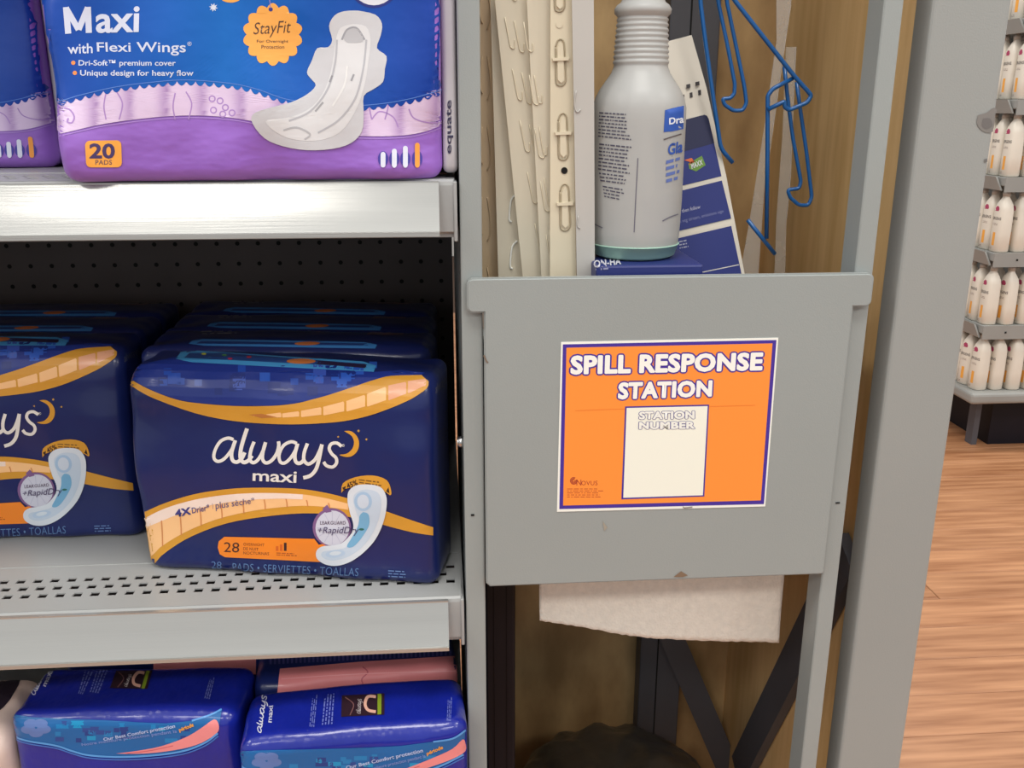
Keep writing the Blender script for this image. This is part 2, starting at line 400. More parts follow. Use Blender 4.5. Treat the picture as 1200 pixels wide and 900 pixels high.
# ================================================================== FRONT PANEL + STICKER
pn = thing('front_panel', 'grey metal panel with rounded hanging tabs bearing the orange sticker', 'panel', (.19, -.006, .73))
def arc(cx, cz, r, a0, a1, n=5): return [(cx+r*math.cos(math.radians(a0+(a1-a0)*k/n)), cz+r*math.sin(math.radians(a0+(a1-a0)*k/n))) for k in range(n+1)]
o2 = arc(.3605, 1.0065, .0055, 90, 0)+arc(.3605, .9885, .0055, 0, -90)+[(.3505, .983)]+arc(.347, .7305, .003, 0, -90)+[(.0365, .7275), (.033, .731), (.033, .983)]+arc(.0245, .9885, .0055, 270, 180)+arc(.0245, 1.0065, .0055, 180, 90)
bm = prism(bmesh.new(), [(x, -.0075, z) for x, z in o2], (0, .0065, 0))
es = [e for e in bm.edges if all(abs(v.co.y+.0075) < 1e-6 for v in e.verts) and len(e.link_faces) == 2 and any(abs(f.normal.y) < .5 for f in e.link_faces)]
bmesh.ops.bevel(bm, geom=es, offset=.0014, segments=3, affect='EDGES')
obj('plate', bm, GREY, pn)
c = lambda x, y: onY(x, y, -.0075)
A = Art(lambda x, y: (onY(x, y, -.0078), Vector((0, -1, 0))), lambda x, y: (640+x/4.089, 390+y/4.089), maxe=60)
W4 = [(72, 45), (1113, 24), (1050, 832), (52, 858)]
st = obj('sticker', prism(bmesh.new(), [onY(640+x/4.089, 390+y/4.089, -.0080) for x, y in W4], (0, .0005, 0)), WHITE, pn)
st['label'] = 'orange spill response station sticker with white border'
BL = (66, 42, 150); OR = (250, 146, 56); WH = (244, 243, 236)
A.poly([(80, 55), (1103, 34), (1043, 820), (63, 844)], BL, 0)
A.poly([(97, 71), (1084, 50), (1028, 802), (81, 827)], OR, 1)
for tx, q, b1, b2 in (('SPILL RESPONSE', [(122, 112), (1036, 96), (1030, 176), (120, 196)], .112, .050), ('STATION', [(350, 240), (793, 229), (789, 302), (346, 315)], .112, .050)):
    A.text(tx, q, BL, 2, b1); A.text(tx, q, WH, 3, b2)
A.poly([(378, 352), (780, 343), (757, 783), (360, 797)], BL, 2); A.poly([(385, 359), (773, 350), (750, 777), (369, 789)], (240, 240, 226), 3)
for tx, q in (('STATION', [(447, 378), (708, 374), (708, 409), (446, 412)]), ('NUMBER', [(447, 427), (709, 425), (709, 457), (446, 459)])):
    A.text(tx, q, (96, 92, 150), 4, .10); A.text(tx, q, (238, 238, 230), 5, .052)
DR = (170, 60, 40)
for r in range(3): A.ring(132, 708, 6+5*r, 6+5*r, 3.5, DR, 2, 20, -.4, 5.2)
A.text('N', (145, 702, 168, 730), DR, 2, .0); A.text('OVUS', (168, 708, 246, 729), DR, 2, .0)
A.lines((100, 742, 285, 790), 5, (190, 84, 40), 2, .35, 8)
A.stroke([(140, 372), (300, 366), (378, 364)], 3, (236, 128, 44), 2, 0); A.stroke([(780, 352), (1000, 346)], 3, (236, 128, 44), 2, 0)
A.stroke([(655, 832), (660, 838), (700, 834)], 6, (150, 140, 134), 2, 0)
A.build('sticker_print', pn, PRINTM).parent = st
st.data.shade_flat()
A = Art(lambda x, y: (onY(x, y, -.0075), Vector((0, -1, 0))), maxe=60)
A.stroke([(567, 416), (570, 423), (572, 425)], 2, (120, 104, 90), 1); A.poly([(789, 676), (798, 669), (806, 674), (800, 676)], (126, 104, 84), 1)
A.poly([(706, 610), (712, 618), (708, 622)], (158, 150, 136), 1); A.poly([(565, 366), (567, 366), (567, 384), (566, 388)], (100, 92, 84), 1)
A.build('stain', pn, PRINTM)['label'] = 'small brown scuffs'

# ================================================================== PACKS
def pack_bm(P, Q, D, H, rb=.009, rt=.022, rk=.015, re=.014, bulge=.004, top=.004, wr=.0012, seed=0, step=.0045):
    P, Q = Vector(P), Vector(Q); W = (Q-P).length; ex = (Q-P).normalized(); ey = Vector((-ex.y, ex.x, 0)); M = (P+Q)/2
    def prof(d):
        y0, y1, z0, z1 = d, D-d, d, H-d; r = [max(q-d, .0015) for q in (rb, rt, rk, rb)]; pts = []
        cs = [(y0+r[0], z0+r[0], r[0], 270, 180), (y0+r[1], z1-r[1], r[1], 180, 90), (y1-r[2], z1-r[2], r[2], 90, 0), (y1-r[3], z0+r[3], r[3], 0, -90)]
        ns = [max(2, int(H/step)), max(2, int(D/step)), 8, max(2, int(D/.02))]
        for i, (cy, cz, rr, a0, a1) in enumerate(cs):
            na = 3 if i in (0, 3) else 7
            for k in range(na+1):
                a = math.radians(a0+(a1-a0)*k/na); pts.append((cy+rr*math.cos(a), cz+rr*math.sin(a)))
            n = cs[(i+1) % 4]; a = math.radians(n[3]); e = (n[0]+n[2]*math.cos(a), n[1]+n[2]*math.sin(a)); b = pts[-1]
            for k in range(1, ns[i]): pts.append((b[0]+(e[0]-b[0])*k/ns[i], b[1]+(e[1]-b[1])*k/ns[i]))
        return pts
    xs = []
    for k in range(6): a = PI/2*k/5; xs.append((-W/2+re*(1-math.sin(a)), re*(1-math.cos(a))))
    xs = [(-W/2+re*(1-math.cos(PI/2*k/6)), re*(1-math.sin(PI/2*k/6))) for k in range(7)]
    n = int((W-2*re)/step); mid = [(-W/2+re+(W-2*re)*k/n, 0) for k in range(1, n)]
    xs = xs+mid+[(-a, d) for a, d in reversed(xs)]
    rings = []
    for x, d in xs:
        ring = []; fx = max(0, 1-(2*x/W)**4)
        for y, z in prof(d):
            p = Vector((x, y, z)); v = z/H; fz = max(0, 1-(2*v-1)**4); fy = max(0, 1-(2*y/D-1)**4)
            p.y -= bulge*fx*fz*(1-y/D); p.z += top*fx*fy*max(0, (v-.5)*2)
            s = Vector((seed*7.1, 0, 0)); q = p*22+s; edge = 1+1.6*max(0, abs(2*x/W)-.7)/.3
            p.y += wr*noise.noise(Vector((q.x, q.y, q.z*.7)))*edge*(1-y/D)*2
            p.z += wr*noise.noise(Vector((q.x*.8+5, q.y*2, q.z)))*edge*max(0, v-.6)*2.5
            ring.append(M+ex*p.x+ey*p.y+Vector((0, 0, p.z)))
        rings.append(ring)
    return loft(bmesh.new(), rings), ey
def pack(label, group, bmx, m, base):
    t = thing('pad_pack', label, 'pad pack', base, group)
    s = surf_of(bmx); o = obj('wrapper', bmx, m, t, True); return t, s
def dup(r, delta, label, group=None):
    c = r.copy(); COL.objects.link(c); c.location = Vector(r.location)+Vector(delta); c['label'] = label
    if group: c['group'] = group
    for ch in list(r.children):
        d = ch.copy(); COL.objects.link(d); d.parent = c
        for g in list(ch.children): e = g.copy(); COL.objects.link(e); e.parent = d
    return c

LOGO = [([(215, 140), (190, 133), (155, 148), (130, 188), (124, 225), (142, 242), (172, 230), (205, 190), (222, 152)], 15),
        ([(224, 143), (207, 200), (211, 236), (232, 245), (254, 228), (268, 200)], 17),
        ([(279, 88), (262, 140), (250, 185), (248, 225), (262, 246), (285, 238), (302, 215)], 18),
        ([(312, 150), (297, 190), (292, 232), (308, 248), (332, 232), (355, 190), (366, 152)], 16),
        ([(366, 152), (354, 195), (352, 232), (368, 249), (394, 238), (418, 205), (428, 168), (426, 148)], 16),
        ([(512, 158), (485, 150), (450, 168), (430, 208), (434, 243), (456, 249), (486, 222), (512, 178)], 15),
        ([(516, 158), (503, 210), (508, 244), (528, 250), (548, 232)], 17),
        ([(562, 158), (547, 200), (546, 236), (566, 254), (596, 235), (618, 195), (630, 162)], 16),
        ([(630, 162), (617, 228), (602, 278), (576, 308), (542, 319)], 17),
        ([(722, 172), (700, 156), (674, 160), (664, 182), (676, 206), (696, 226), (698, 250), (680, 268), (652, 262), (638, 244)], 15)]
def logo(A, q, col, layer):
    k = math.hypot(q[1][0]-q[0][0], q[1][1]-q[0][1])/600
    for pts, wd in LOGO:
        A.stroke([bil(q, (x-120)/605, (y-80)/242) for x, y in pts], wd*k, col, layer, 5)
def pad_shape(A, P, cols, layer):
    A.poly(P, cols, layer, 4)

# ---------- navy night packs
NG = 'navy pad packs with gold swooshes'
P, Q = onZ(171, 666, .714), onZ(514, 688, .714); P.z = Q.z = .714
bmx, ey = pack_bm(P, Q, .072, .203, rt=.030, rk=.008, re=.011, bulge=.003, top=.006, wr=.0018)
n1, sf = pack('navy and gold pad pack at the front right of the middle shelf', NG, bmx, FILM, (P+Q)/2)
A = Art(sf)
GO = (214, 152, 52); PE = (250, 196, 138); IV = (232, 226, 220); NV = (30, 46, 108)
up = [(144.5, 434), (150, 441), (162, 449.5), (184, 460), (207, 468), (229, 472), (273, 475.5), (318, 475.5), (345, 473), (363, 469), (385, 463), (407, 456), (445, 443.5), (465, 440.5), (494, 440)]
lo = [(502, 447), (500, 455), (483, 467), (458, 478), (432, 487), (405, 493), (381, 495.5), (350, 497), (318, 496.5), (273, 493), (229, 484), (184, 468), (162, 457), (147, 446)]
A.poly(catmull(up, 3)+catmull(lo, 3), GO, 2)
# geometric blue band over the swoosh
band = up+[(500, 436), (490, 418), (470, 404), (440, 396), (380, 392), (300, 390), (240, 392), (205, 402), (170, 420), (150, 432)]
A.poly([(x, y) for x, y in up]+[(498, 437), (470, 434), (440, 436), (400, 433), (330, 424), (260, 421), (205, 418), (165, 428), (150, 432)], (30, 50, 132), 0)
rq = random.Random(5)
for i in range(46):
    x = rq.uniform(180, 440); y = rq.uniform(424, 468); s_ = rq.choice((9, 12, 15))
    lim = 472-abs(x-300)**2/2200-4
    if y+s_*.8 > lim: continue
    A.rect(x, y, x+s_, y+s_*.85, rq.choice(((36, 74, 168), (44, 88, 184), (26, 44, 120), (58, 84, 176))), 1)
A.poly([(212, 413), (225, 411), (425, 424), (441, 429), (438, 436), (225, 425), (206, 421)], (70, 150, 205), 1)
A.poly([(222, 414), (260, 414), (428, 427), (430, 431), (300, 424), (216, 420)], (40, 70, 130), 2)
A.ell(353, 424, 17, 3, (196, 112, 60), 3); A.poly([(370, 423), (430, 428), (428, 432), (370, 427)], (40, 30, 60), 3)
for x, y, c_ in ((239, 415.5, (190, 190, 60)), (270, 421, (190, 50, 90)), (292, 419, (190, 50, 60)), (263, 417, (90, 160, 90))): A.ell(x, y, 3, 1.2, c_, 3, 8)
A.lines((228, 388, 275, 394), 2, (150, 150, 160), 1, .4, 3, 3); A.lines((360, 395, 432, 402), 3, (90, 96, 130), 1, .4, 6, 3)
A.poly([(432, 412), (440, 406), (485, 407), (478, 414)], (130, 100, 104), 1); A.poly([(440, 411), (446, 408), (470, 409), (466, 412)], (44, 30, 40), 2)
# peach pads in the swoosh
cr = off(330, 300, 3.913)
for a, b, yt0, yt1, yb0, yb1 in ((-130, -70, 728, 722, 734, 740), (-68, 0, 722, 714, 740, 742), (4, 82, 718, 708, 740, 738), (90, 184, 706, 690, 738, 730), (192, 288, 688, 664, 730, 714), (298, 384, 662, 634, 712, 692), (392, 480, 630, 598, 690, 664), (490, 572, 592, 576, 662, 634), (580, 662, 572, 562, 630, 596)):
    A.poly([cr(x, y) for x, y in ((a, yt0+3), (b-5, yt1+3), (b, yt1+8), (b, yb1-3), (a+3, yb0), (a, yb0-4))], (PE if b < 570 else (232, 168, 132)), 3)
A.poly([cr(x, y) for x, y in ((-150, 726), (-90, 722), (-20, 738), (-90, 742))], (190, 120, 60), 4)
A.tf = off(220, 480, 4)
logo(A, [(120, 80), (725, 80), (725, 322), (120, 322)], IV, 1)
A.text('maxi', [(306, 284), (512, 290), (510, 343), (305, 333)], IV, 1, .016)
A.poly([(733, 100), (765, 100), (792, 122), (804, 155), (796, 192), (772, 216), (742, 221), (712, 211), (745, 206), (771, 184), (780, 152), (768, 122)], GO, 1, 3)
for x, y, r in ((801, 99, 8), (838, 139, 7), (706, 127, 6)): A.poly([(x+(r if k % 2 == 0 else r*.45)*math.cos(k*PI/5), y+(r if k % 2 == 0 else r*.45)*math.sin(k*PI/5)) for k in range(10)], (196, 150, 70), 1)
A.text('®', (722, 160, 736, 174), IV, 1)
A.tf = off(150, 520, 2.927)
U = [(52, 236), (100, 214), (150, 195), (225, 173), (300, 160), (375, 152), (450, 150), (525, 151), (600, 155), (680, 168), (745, 184), (820, 208), (900, 236), (980, 264), (1046, 286)]
Lw = [(1046, 314), (980, 304), (900, 284), (820, 262), (745, 248), (680, 240), (600, 238), (525, 243), (450, 252), (375, 264), (300, 284), (225, 314), (170, 344), (115, 384), (76, 424), (66, 370), (58, 300)]
A.poly(catmull(U, 3)+catmull(Lw, 2), GO, 1)
IU = [(56, 256), (100, 233), (150, 213), (225, 192), (300, 179), (375, 171), (450, 168), (525, 169), (600, 173), (680, 186), (756, 205)]
IL = [(756, 226), (680, 216), (600, 212), (525, 217), (450, 226), (375, 240), (300, 260), (225, 289), (165, 320), (110, 356), (76, 388), (66, 340), (58, 290)]
A.poly(catmull(IU, 3)+catmull(IL, 2), PE, 2)
A.poly(catmull(IU[:9], 3)+[(600, 190), (525, 187), (450, 189), (375, 195), (300, 206), (225, 224), (150, 250), (58, 288)], (246, 222, 208), 3)
for x, ya, yb in ((118, 262, 350), (182, 246, 312), (250, 226, 280), (322, 208, 256), (396, 196, 238), (470, 190, 224), (545, 188, 216), (615, 192, 214), (690, 202, 218)):
    A.stroke([(x-2, ya), (x+1, (ya+yb)/2), (x+2, yb)], 4, (214, 140, 84), 4)
A.text('4X', [(162, 226), (214, 216), (217, 240), (166, 250)], (60, 60, 130), 5, .04); A.text('Drier*', [(219, 217), (279, 205), (281, 227), (222, 238)], (70, 66, 130), 5, .01)
A.stroke([(291, 203), (293, 222)], 1.5, (150, 130, 150), 5, 0); A.text('plus sèche*', [(301, 198), (434, 182), (436, 208), (303, 230)], (80, 76, 130), 5, 0)
# banner, pad, badge
A.poly([(733, 168), (738, 135), (780, 114), (840, 108), (888, 124), (903, 158), (900, 176), (870, 160), (760, 150)], GO, 2, 3)
A.text('45%', [(748, 136), (784, 122), (790, 140), (756, 154)], (70, 44, 30), 3, .02); A.lines([(792, 118), (880, 128), (882, 150), (794, 136)], 2, (120, 84, 40), 3, .4, 5)
A.poly([(736, 150), (748, 144), (744, 164)], (60, 40, 30), 3); A.poly([(886, 162), (894, 148), (898, 170)], (60, 40, 30), 3)
A.ell(700, 286, 66, 66, (128, 92, 138), 3); A.ell(702, 288, 58, 60, (206, 206, 220), 4)
for k in range(12): a = k*PI/6; A.stroke([(702+20*math.cos(a), 288+20*math.sin(a)), (702+54*math.cos(a), 288+56*math.sin(a))], 1.6, (182, 182, 204), 5, 0)
A.poly([(668, 222), (684, 208), (700, 232), (680, 236)], (128, 92, 138), 5)
A.text('LEAKGUARD', (660, 264, 748, 276), (90, 70, 90), 6, .01)
PD = [(755, 200), (757, 165), (780, 143), (820, 138), (865, 146), (886, 175), (888, 215), (876, 270), (850, 325), (810, 370), (765, 402), (720, 416), (680, 412), (650, 392), (648, 366), (668, 350), (710, 346), (740, 335), (768, 304), (774, 275), (764, 240)]
A.poly([(700, 338), (655, 345), (640, 325), (332, 318), (312, 334), (309, 355), (316, 378), (334, 388), (655, 404), (690, 404)], (246, 136, 36), 3)
A.poly(PD, (218, 224, 232), 7, 4)
A.poly([(775, 200), (777, 175), (800, 158), (830, 156), (860, 168), (870, 200), (860, 260), (832, 318), (795, 360), (750, 388), (700, 398), (668, 386), (670, 368), (715, 362), (755, 350), (790, 310), (798, 270), (785, 235)], (198, 212, 228), 8, 4)
A.ell(808, 196, 30, 33, (168, 196, 224), 9); A.ell(808, 196, 20, 24, (206, 216, 230), 10)
A.poly([(808, 232), (826, 240), (828, 275), (806, 315), (775, 350), (752, 350), (770, 318), (790, 280), (796, 245)], (120, 176, 212), 9, 4)
A.ell(713, 375, 34, 13, (186, 206, 228), 9, 20, -.1); A.ell(713, 373, 20, 7, (214, 224, 234), 10, 16, -.1); A.ell(802, 291, 9, 4, (50, 110, 100), 10, 10)
A.text('+RapidDry', [(652, 284), (792, 282), (788, 314), (648, 310)], (74, 60, 100), 11, .0, .12)
A.text('28', [(331, 336), (384, 338), (382, 372), (330, 370)], (70, 36, 30), 4, .0)
for i, tx in enumerate(('OVERNIGHT', 'DE NUIT', 'NOCTURNAS')): A.text(tx, [(397, 338+15*i), (397+(72, 52, 88)[i], 341+15*i), (397+(72, 52, 88)[i], 351+15*i), (397, 348+15*i)], (150, 74, 30), 4, .01)
for i, (h, c_) in enumerate(((16, (220, 100, 30)), (22, (220, 100, 30)), (28, (60, 30, 30)))): A.rect(508+14*i, 366-h, 517+14*i, 366, c_, 4)
A.lines([(510, 370), (588, 373), (586, 386), (510, 383)], 2, (180, 86, 30), 4, .5, 6)
A.text('28', [(287, 402), (322, 404), (321, 428), (287, 426)], (90, 122, 172), 2, -.005)
A.text('PADS • SERVIETTES • TOALLAS', [(360, 408), (792, 426), (790, 453), (359, 434)], (96, 128, 176), 2, -.005)
A.lines([(893, 430), (962, 434), (970, 462), (893, 458)], 3, (104, 132, 184), 2, .4, 4)
A.tf = lambda x, y: (x, y)
A.text('always', [(509, 452), (520, 440), (524, 452), (510, 465)], (90, 92, 108), 1, 0, .2)
A.lines([(513, 505), (527, 495), (528, 512), (515, 522)], 4, (60, 62, 82), 1, .4, 4)
A.build('printed_wrapper', n1, PRINT)
names = ['second', 'third', 'fourth', 'fifth']
bm2, _ = pack_bm(P, Q, .072, .203, rt=.010, rk=.008, re=.011, bulge=.0005, top=.0055, wr=.0016, seed=21); sf2 = surf_of(bm2)
n1b = thing('pad_pack', 'navy pad pack second back in the right-hand row of the middle shelf', 'pad pack', (P+Q)/2, NG); obj('wrapper', bm2, FILM, n1b, True)
A = Art(sf2)
A.poly([(212, 424), (225, 422), (425, 432), (441, 436), (438, 441), (225, 431), (206, 428)], (60, 124, 190), 1); A.poly([(222, 425), (428, 434), (430, 437), (216, 428)], (36, 60, 120), 2)
A.ell(353, 432, 16, 2.4, (190, 108, 60), 3); A.lines((228, 410, 275, 416), 2, (150, 150, 160), 1, .4, 3, 3); A.lines((360, 408, 432, 415), 3, (90, 96, 130), 1, .4, 6, 3)
A.poly([(432, 421), (440, 416), (485, 417), (478, 423)], (130, 100, 104), 1); A.build('printed_wrapper', n1b, PRINT)
n1b.rotation_euler.z = .10; n1b.location += Vector((-.006, .088, 0))
for k in range(2, 4): dup(n1b, (0, .0765*(k-1), 0), f'navy pad pack {names[k-1]} back in the right-hand row of the middle shelf')
# left row: parallel copy turned square to the shelf
n2 = dup(n1, (0, 0, 0), 'navy and gold pad pack at the front of the left row')
ang = -math.atan2(ey.x, ey.y)
n2.rotation_euler.z = -ang-math.radians(1.2)
tgt = onZ(166, 630, .714)
n2.location = (tgt.x-.145, tgt.y+.004, .714)
for k in range(1, 3): 
    q = dup(n1b, (0, 0, 0), f'navy pad pack {names[k-1]} back in the left row of the middle shelf'); q.rotation_euler.z = n2.rotation_euler.z; q.location = n2.location+Vector((0, .0745*k, 0))

# ---------- purple and blue packs
EG = 'purple and blue pad packs on the upper shelf'
P, Q = onY(74, 212, -.017), onY(520, 212, -.008); P.z = Q.z = 1.092
bmx, ey2 = pack_bm(P, Q, .09, .27, rb=.010, rt=.03, re=.012, bulge=.004, wr=.0032, seed=3)
e1, sf = pack('large purple and blue pad pack marked 20 pads, right end of the upper shelf', EG, bmx, FILMP, (P+Q)/2)
A = Art(sf); A.tf = off(0, 0, 3.2143)
def B(x, y): return (x+867.9, y)
top_edge = [(150, 395), (232, 393), (300, 373), (430, 343), (560, 325), (700, 315), (868, 328), (968, 350), (1068, 385), (1180, 405), (1300, 412), (1378, 410), (1468, 400), (1568, 380), (1668, 350), (1720, 335)]
te = catmull(top_edge, 12); sc = []; acc = 0; side = []
for i in range(len(te)-1):
    x, y = te[i]; acc += math.hypot(te[i+1][0]-x, te[i+1][1]-y)
pts = []; L = 0; PITCHS = 35
for i in range(len(te)-1):
    a, b = te[i], te[i+1]; seg = math.hypot(b[0]-a[0], b[1]-a[1]); n = max(1, int(seg/4))
    for k in range(n):
        u = k/n; l = L+seg*u; pts.append((a[0]+(b[0]-a[0])*u, a[1]+(b[1]-a[1])*u-10+17*abs(math.sin(PI*l/PITCHS))**.8))
    L += seg
A.maxe = 9
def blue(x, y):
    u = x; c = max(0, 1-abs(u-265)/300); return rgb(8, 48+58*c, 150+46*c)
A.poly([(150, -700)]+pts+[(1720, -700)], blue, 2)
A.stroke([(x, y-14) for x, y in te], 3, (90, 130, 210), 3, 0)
PX = (95, 228, 365, 497, 630, 772, 918, 1062, 1200, 1290, 1378, 1515, 1650, 1790)
def padc(x, y):
    X = x*3.2143
    for a, b in zip(PX, PX[1:]):
        if a <= X < b:
            u = (X-a)/(b-a); k = max(0, (u-.55)/.45)**1.7+max(0, (.10-u)/.10)*.5
            return rgb(226-54*k, 204-66*k, 234-42*k)
    return rgb(222, 196, 230)
lb = [(150, 520), (245, 500), (400, 465), (600, 440), (750, 435), (900, 447), (1068, 480), (1250, 505), (1400, 513), (1518, 510), (1600, 495), (1668, 470), (1720, 455)]
A.poly([(150, 380), (400, 335), (560, 300), (700, 290), (900, 310), (1068, 365), (1300, 395), (1468, 380), (1720, 320)]+catmull(lb, 4)[::-1], padc, 1)
A.stroke([(x, y+8) for x, y in lb], 3, (182, 146, 218), 1)
SW = (176, 140, 204)
for cx in (440, 700, 1440):
    A.stroke([(cx-40, 350), (cx-48, 400), (cx-40, 450)], 5, SW, 1.7); A.stroke([(cx, 345), (cx+22, 390), (cx+10, 450)], 5, SW, 1.7)
A.stroke([(240, 405), (265, 415), (280, 440), (272, 462), (255, 460), (258, 445)], 6, SW, 1.7)
for x, y in ((800, 372), (830, 380), (805, 415), (850, 405), (875, 425), (840, 430)): A.ring(x, y, 11, 11, 5, SW, 1.7, 14)
A.stroke([(1540, 410), (1560, 445), (1620, 462), (1690, 455)], 5, SW, 1.7); A.stroke([(1400, 450), (1430, 420), (1480, 440), (1500, 480)], 5, SW, 1.7)
A.poly(arc(338, 548, 18, 180, 270, 4)+arc(440, 546, 18, -90, 0, 4)+arc(442, 612, 18, 0, 90, 4)+arc(342, 612, 18, 90, 180, 4), (248, 172, 74), 3)
A.text('20', (338, 541, 432, 596), (74, 58, 104), 4, .03); A.text('PADS', (359, 602, 422, 620), (110, 80, 90), 4, .01)
for x, y0, h in ((575, 572, 0), (617, 560, 0), (658, 549, 0), (703, 537, 1)):
    X = x+867.9; A.ell(X, 598, 19, 32-(0 if h else 4), (70, 60, 160), 3); A.poly(arc(X, y0+9, 9, 180, 360, 5)+arc(X, 622, 9, 0, 180, 5), (250, 164, 70) if h else (226, 230, 246), 4)
IVE = (214, 220, 240)
for a_, b_ in (((250, 27), (258, 127)), ((332, 26), (336, 124))): A.stroke([a_, b_], 23, IVE, 3, 0)
for a_, b_ in (((250, 30), (297, 112)), ((332, 28), (297, 112))): A.stroke([a_, b_], 22, IVE, 3.1, 0)
A.text('axi', [(362, 29), (526, 25), (524, 121), (364, 124)], IVE, 3, .022)
A.text('with', [(254, 165), (350, 163), (350, 201), (258, 204)], IVE, 3, .012); A.text('Flexi Wings', [(365, 160), (700, 158), (700, 210), (368, 206)], IVE, 3, .01); A.text('®', (706, 157, 722, 173), IVE, 3)
A.ell(277, 237, 8, 8, (248, 150, 80), 3, 12); A.ell(283, 275, 8, 8, (248, 150, 80), 3, 12)
A.text('Dri-Soft™ premium cover', (297, 226, 662, 254), IVE, 3, .015); A.text('Unique design for heavy flow', (303, 264, 729, 292), IVE, 3, .015)
bx, by = 867.9+160, 130
A.poly([(bx+(98+15*abs(math.sin(7*a)))*math.cos(a), by+(98+15*abs(math.sin(7*a)))*math.sin(a)*1.05) for a in [2*PI*k/112 for k in range(112)]], (248, 176, 86), 4)
A.ell(bx-8, 35, 8, 8, (60, 60, 140), 5, 12); A.stroke([(bx-8, 30), (bx-16, -30)], 3, (160, 140, 200), 5, 0)
A.text('StayFit', [(bx-78, 86), (bx+60, 76), (bx+62, 138), (bx-76, 144)], (84, 60, 50), 5, -.005, .25)
A.text('For Overnight', (bx-60, 150, bx+58, 164), (120, 84, 60), 5, .01); A.text('Protection', (bx-43, 170, bx+43, 184), (120, 84, 60), 5, .01)
PD2 = [(480, 40), (545, 55), (571, 90), (566, 135), (552, 182), (588, 212), (582, 260), (575, 308), (540, 335), (502, 362), (502, 430), (495, 495), (455, 538), (385, 560), (290, 565), (200, 550), (130, 520), (85, 465), (88, 428), (150, 405), (230, 385), (290, 355), (322, 322), (303, 296), (289, 272), (308, 228), (328, 182), (368, 178), (384, 150), (372, 98), (393, 58), (430, 42)]
A.poly([B(x, y) for x, y in PD2], (206, 206, 210), 5, 3)
A.poly([B(x, y) for x, y in ((460, 90), (510, 100), (528, 150), (520, 230), (505, 320), (470, 420), (410, 500), (320, 530), (220, 520), (150, 480), (140, 450), (230, 440), (310, 400), (360, 330), (385, 240), (398, 150), (415, 105))], (222, 222, 224), 6, 3)
for pts_, c_ in ((((420, 150), (440, 112), (475, 106), (505, 150)), (160, 160, 166)), (((402, 150), (395, 240), (365, 340), (300, 420), (220, 455)), (186, 186, 192)), (((512, 150), (500, 260), (470, 370), (410, 450), (330, 500)), (186, 186, 192)), (((440, 250), (430, 320), (385, 400)), (236, 236, 236)), (((200, 490), (250, 480), (300, 505), (280, 525)), (186, 186, 190)), (((385, 285), (375, 310)), (150, 150, 156)), (((350, 385), (320, 420)), (166, 166, 170)), (((465, 280), (455, 305)), (160, 160, 166))):
    A.stroke([B(*p) for p in pts_], 7, c_, 7)
A.poly([B(x, y) for x, y in ((425, 140), (445, 112), (480, 110), (500, 145), (490, 160), (440, 160))], (190, 190, 194), 7, 3)
c0 = B(540, -68); A.ell(c0[0], c0[1], 98, 98, (40, 50, 130), 3); A.ell(c0[0], c0[1], 88, 88, (226, 228, 238), 4); A.ell(c0[0], c0[1], 60, 60, (240, 166, 90), 5)
A.poly([(805+(17 if k % 2 == 0 else 8)*math.cos(k*PI/8+.2), 28+(17 if k % 2 == 0 else 8)*math.sin(k*PI/8+.2)) for k in range(16)], (220, 228, 245), 3)
A.ell(870, -12, 40, 22, (248, 176, 86), 3)
A.poly([(1662, -700), (1760, -700), (1760, 700), (1708, 700), (1690, 660), (1668, 640), (1664, 300)], (0, 0, 0), 2) if 0 else None
A.build('printed_wrapper', e1, PRINT)
# side gusset of the pack with its upright lettering
ex2 = (Q-P).normalized(); Gp = Q+ex2*.0075+ey2*.008+Vector((0, 0, .006)); gw = .0125
gb, _ = pack_bm(Q+ex2*.0005+ey2*.014+Vector((0, 0, .004)), Q+ex2*.0125+ey2*.014+Vector((0, 0, .004)), .07, .25, rb=.006, rt=.01, rk=.006, re=.0045, bulge=.001, top=0, wr=.0004, step=.012)
gs_ = surf_of(gb); g = obj('side_gusset', gb, mat('gusset_film', rgb(196, 192, 196), .35, var=.08), e1, True); g['label'] = 'pale grey side gusset with dark upright lettering'
A = Art(gs_, maxe=4, base=.0003)
A.text('equate', [(523.5, 180), (523.5, 118), (531, 117), (531, 180)], (60, 56, 84), 1, .02)
A.build('gusset_print', e1, PRINT).parent = g
e2 = dup(e1, (-.362, .165, 0), 'purple and blue pad pack set back at the left, cut by the photo edge')
tl = onZ(80, 196, 1.092)
dup(e1, ey2*.104, 'purple and blue pad pack hidden behind the large front one')

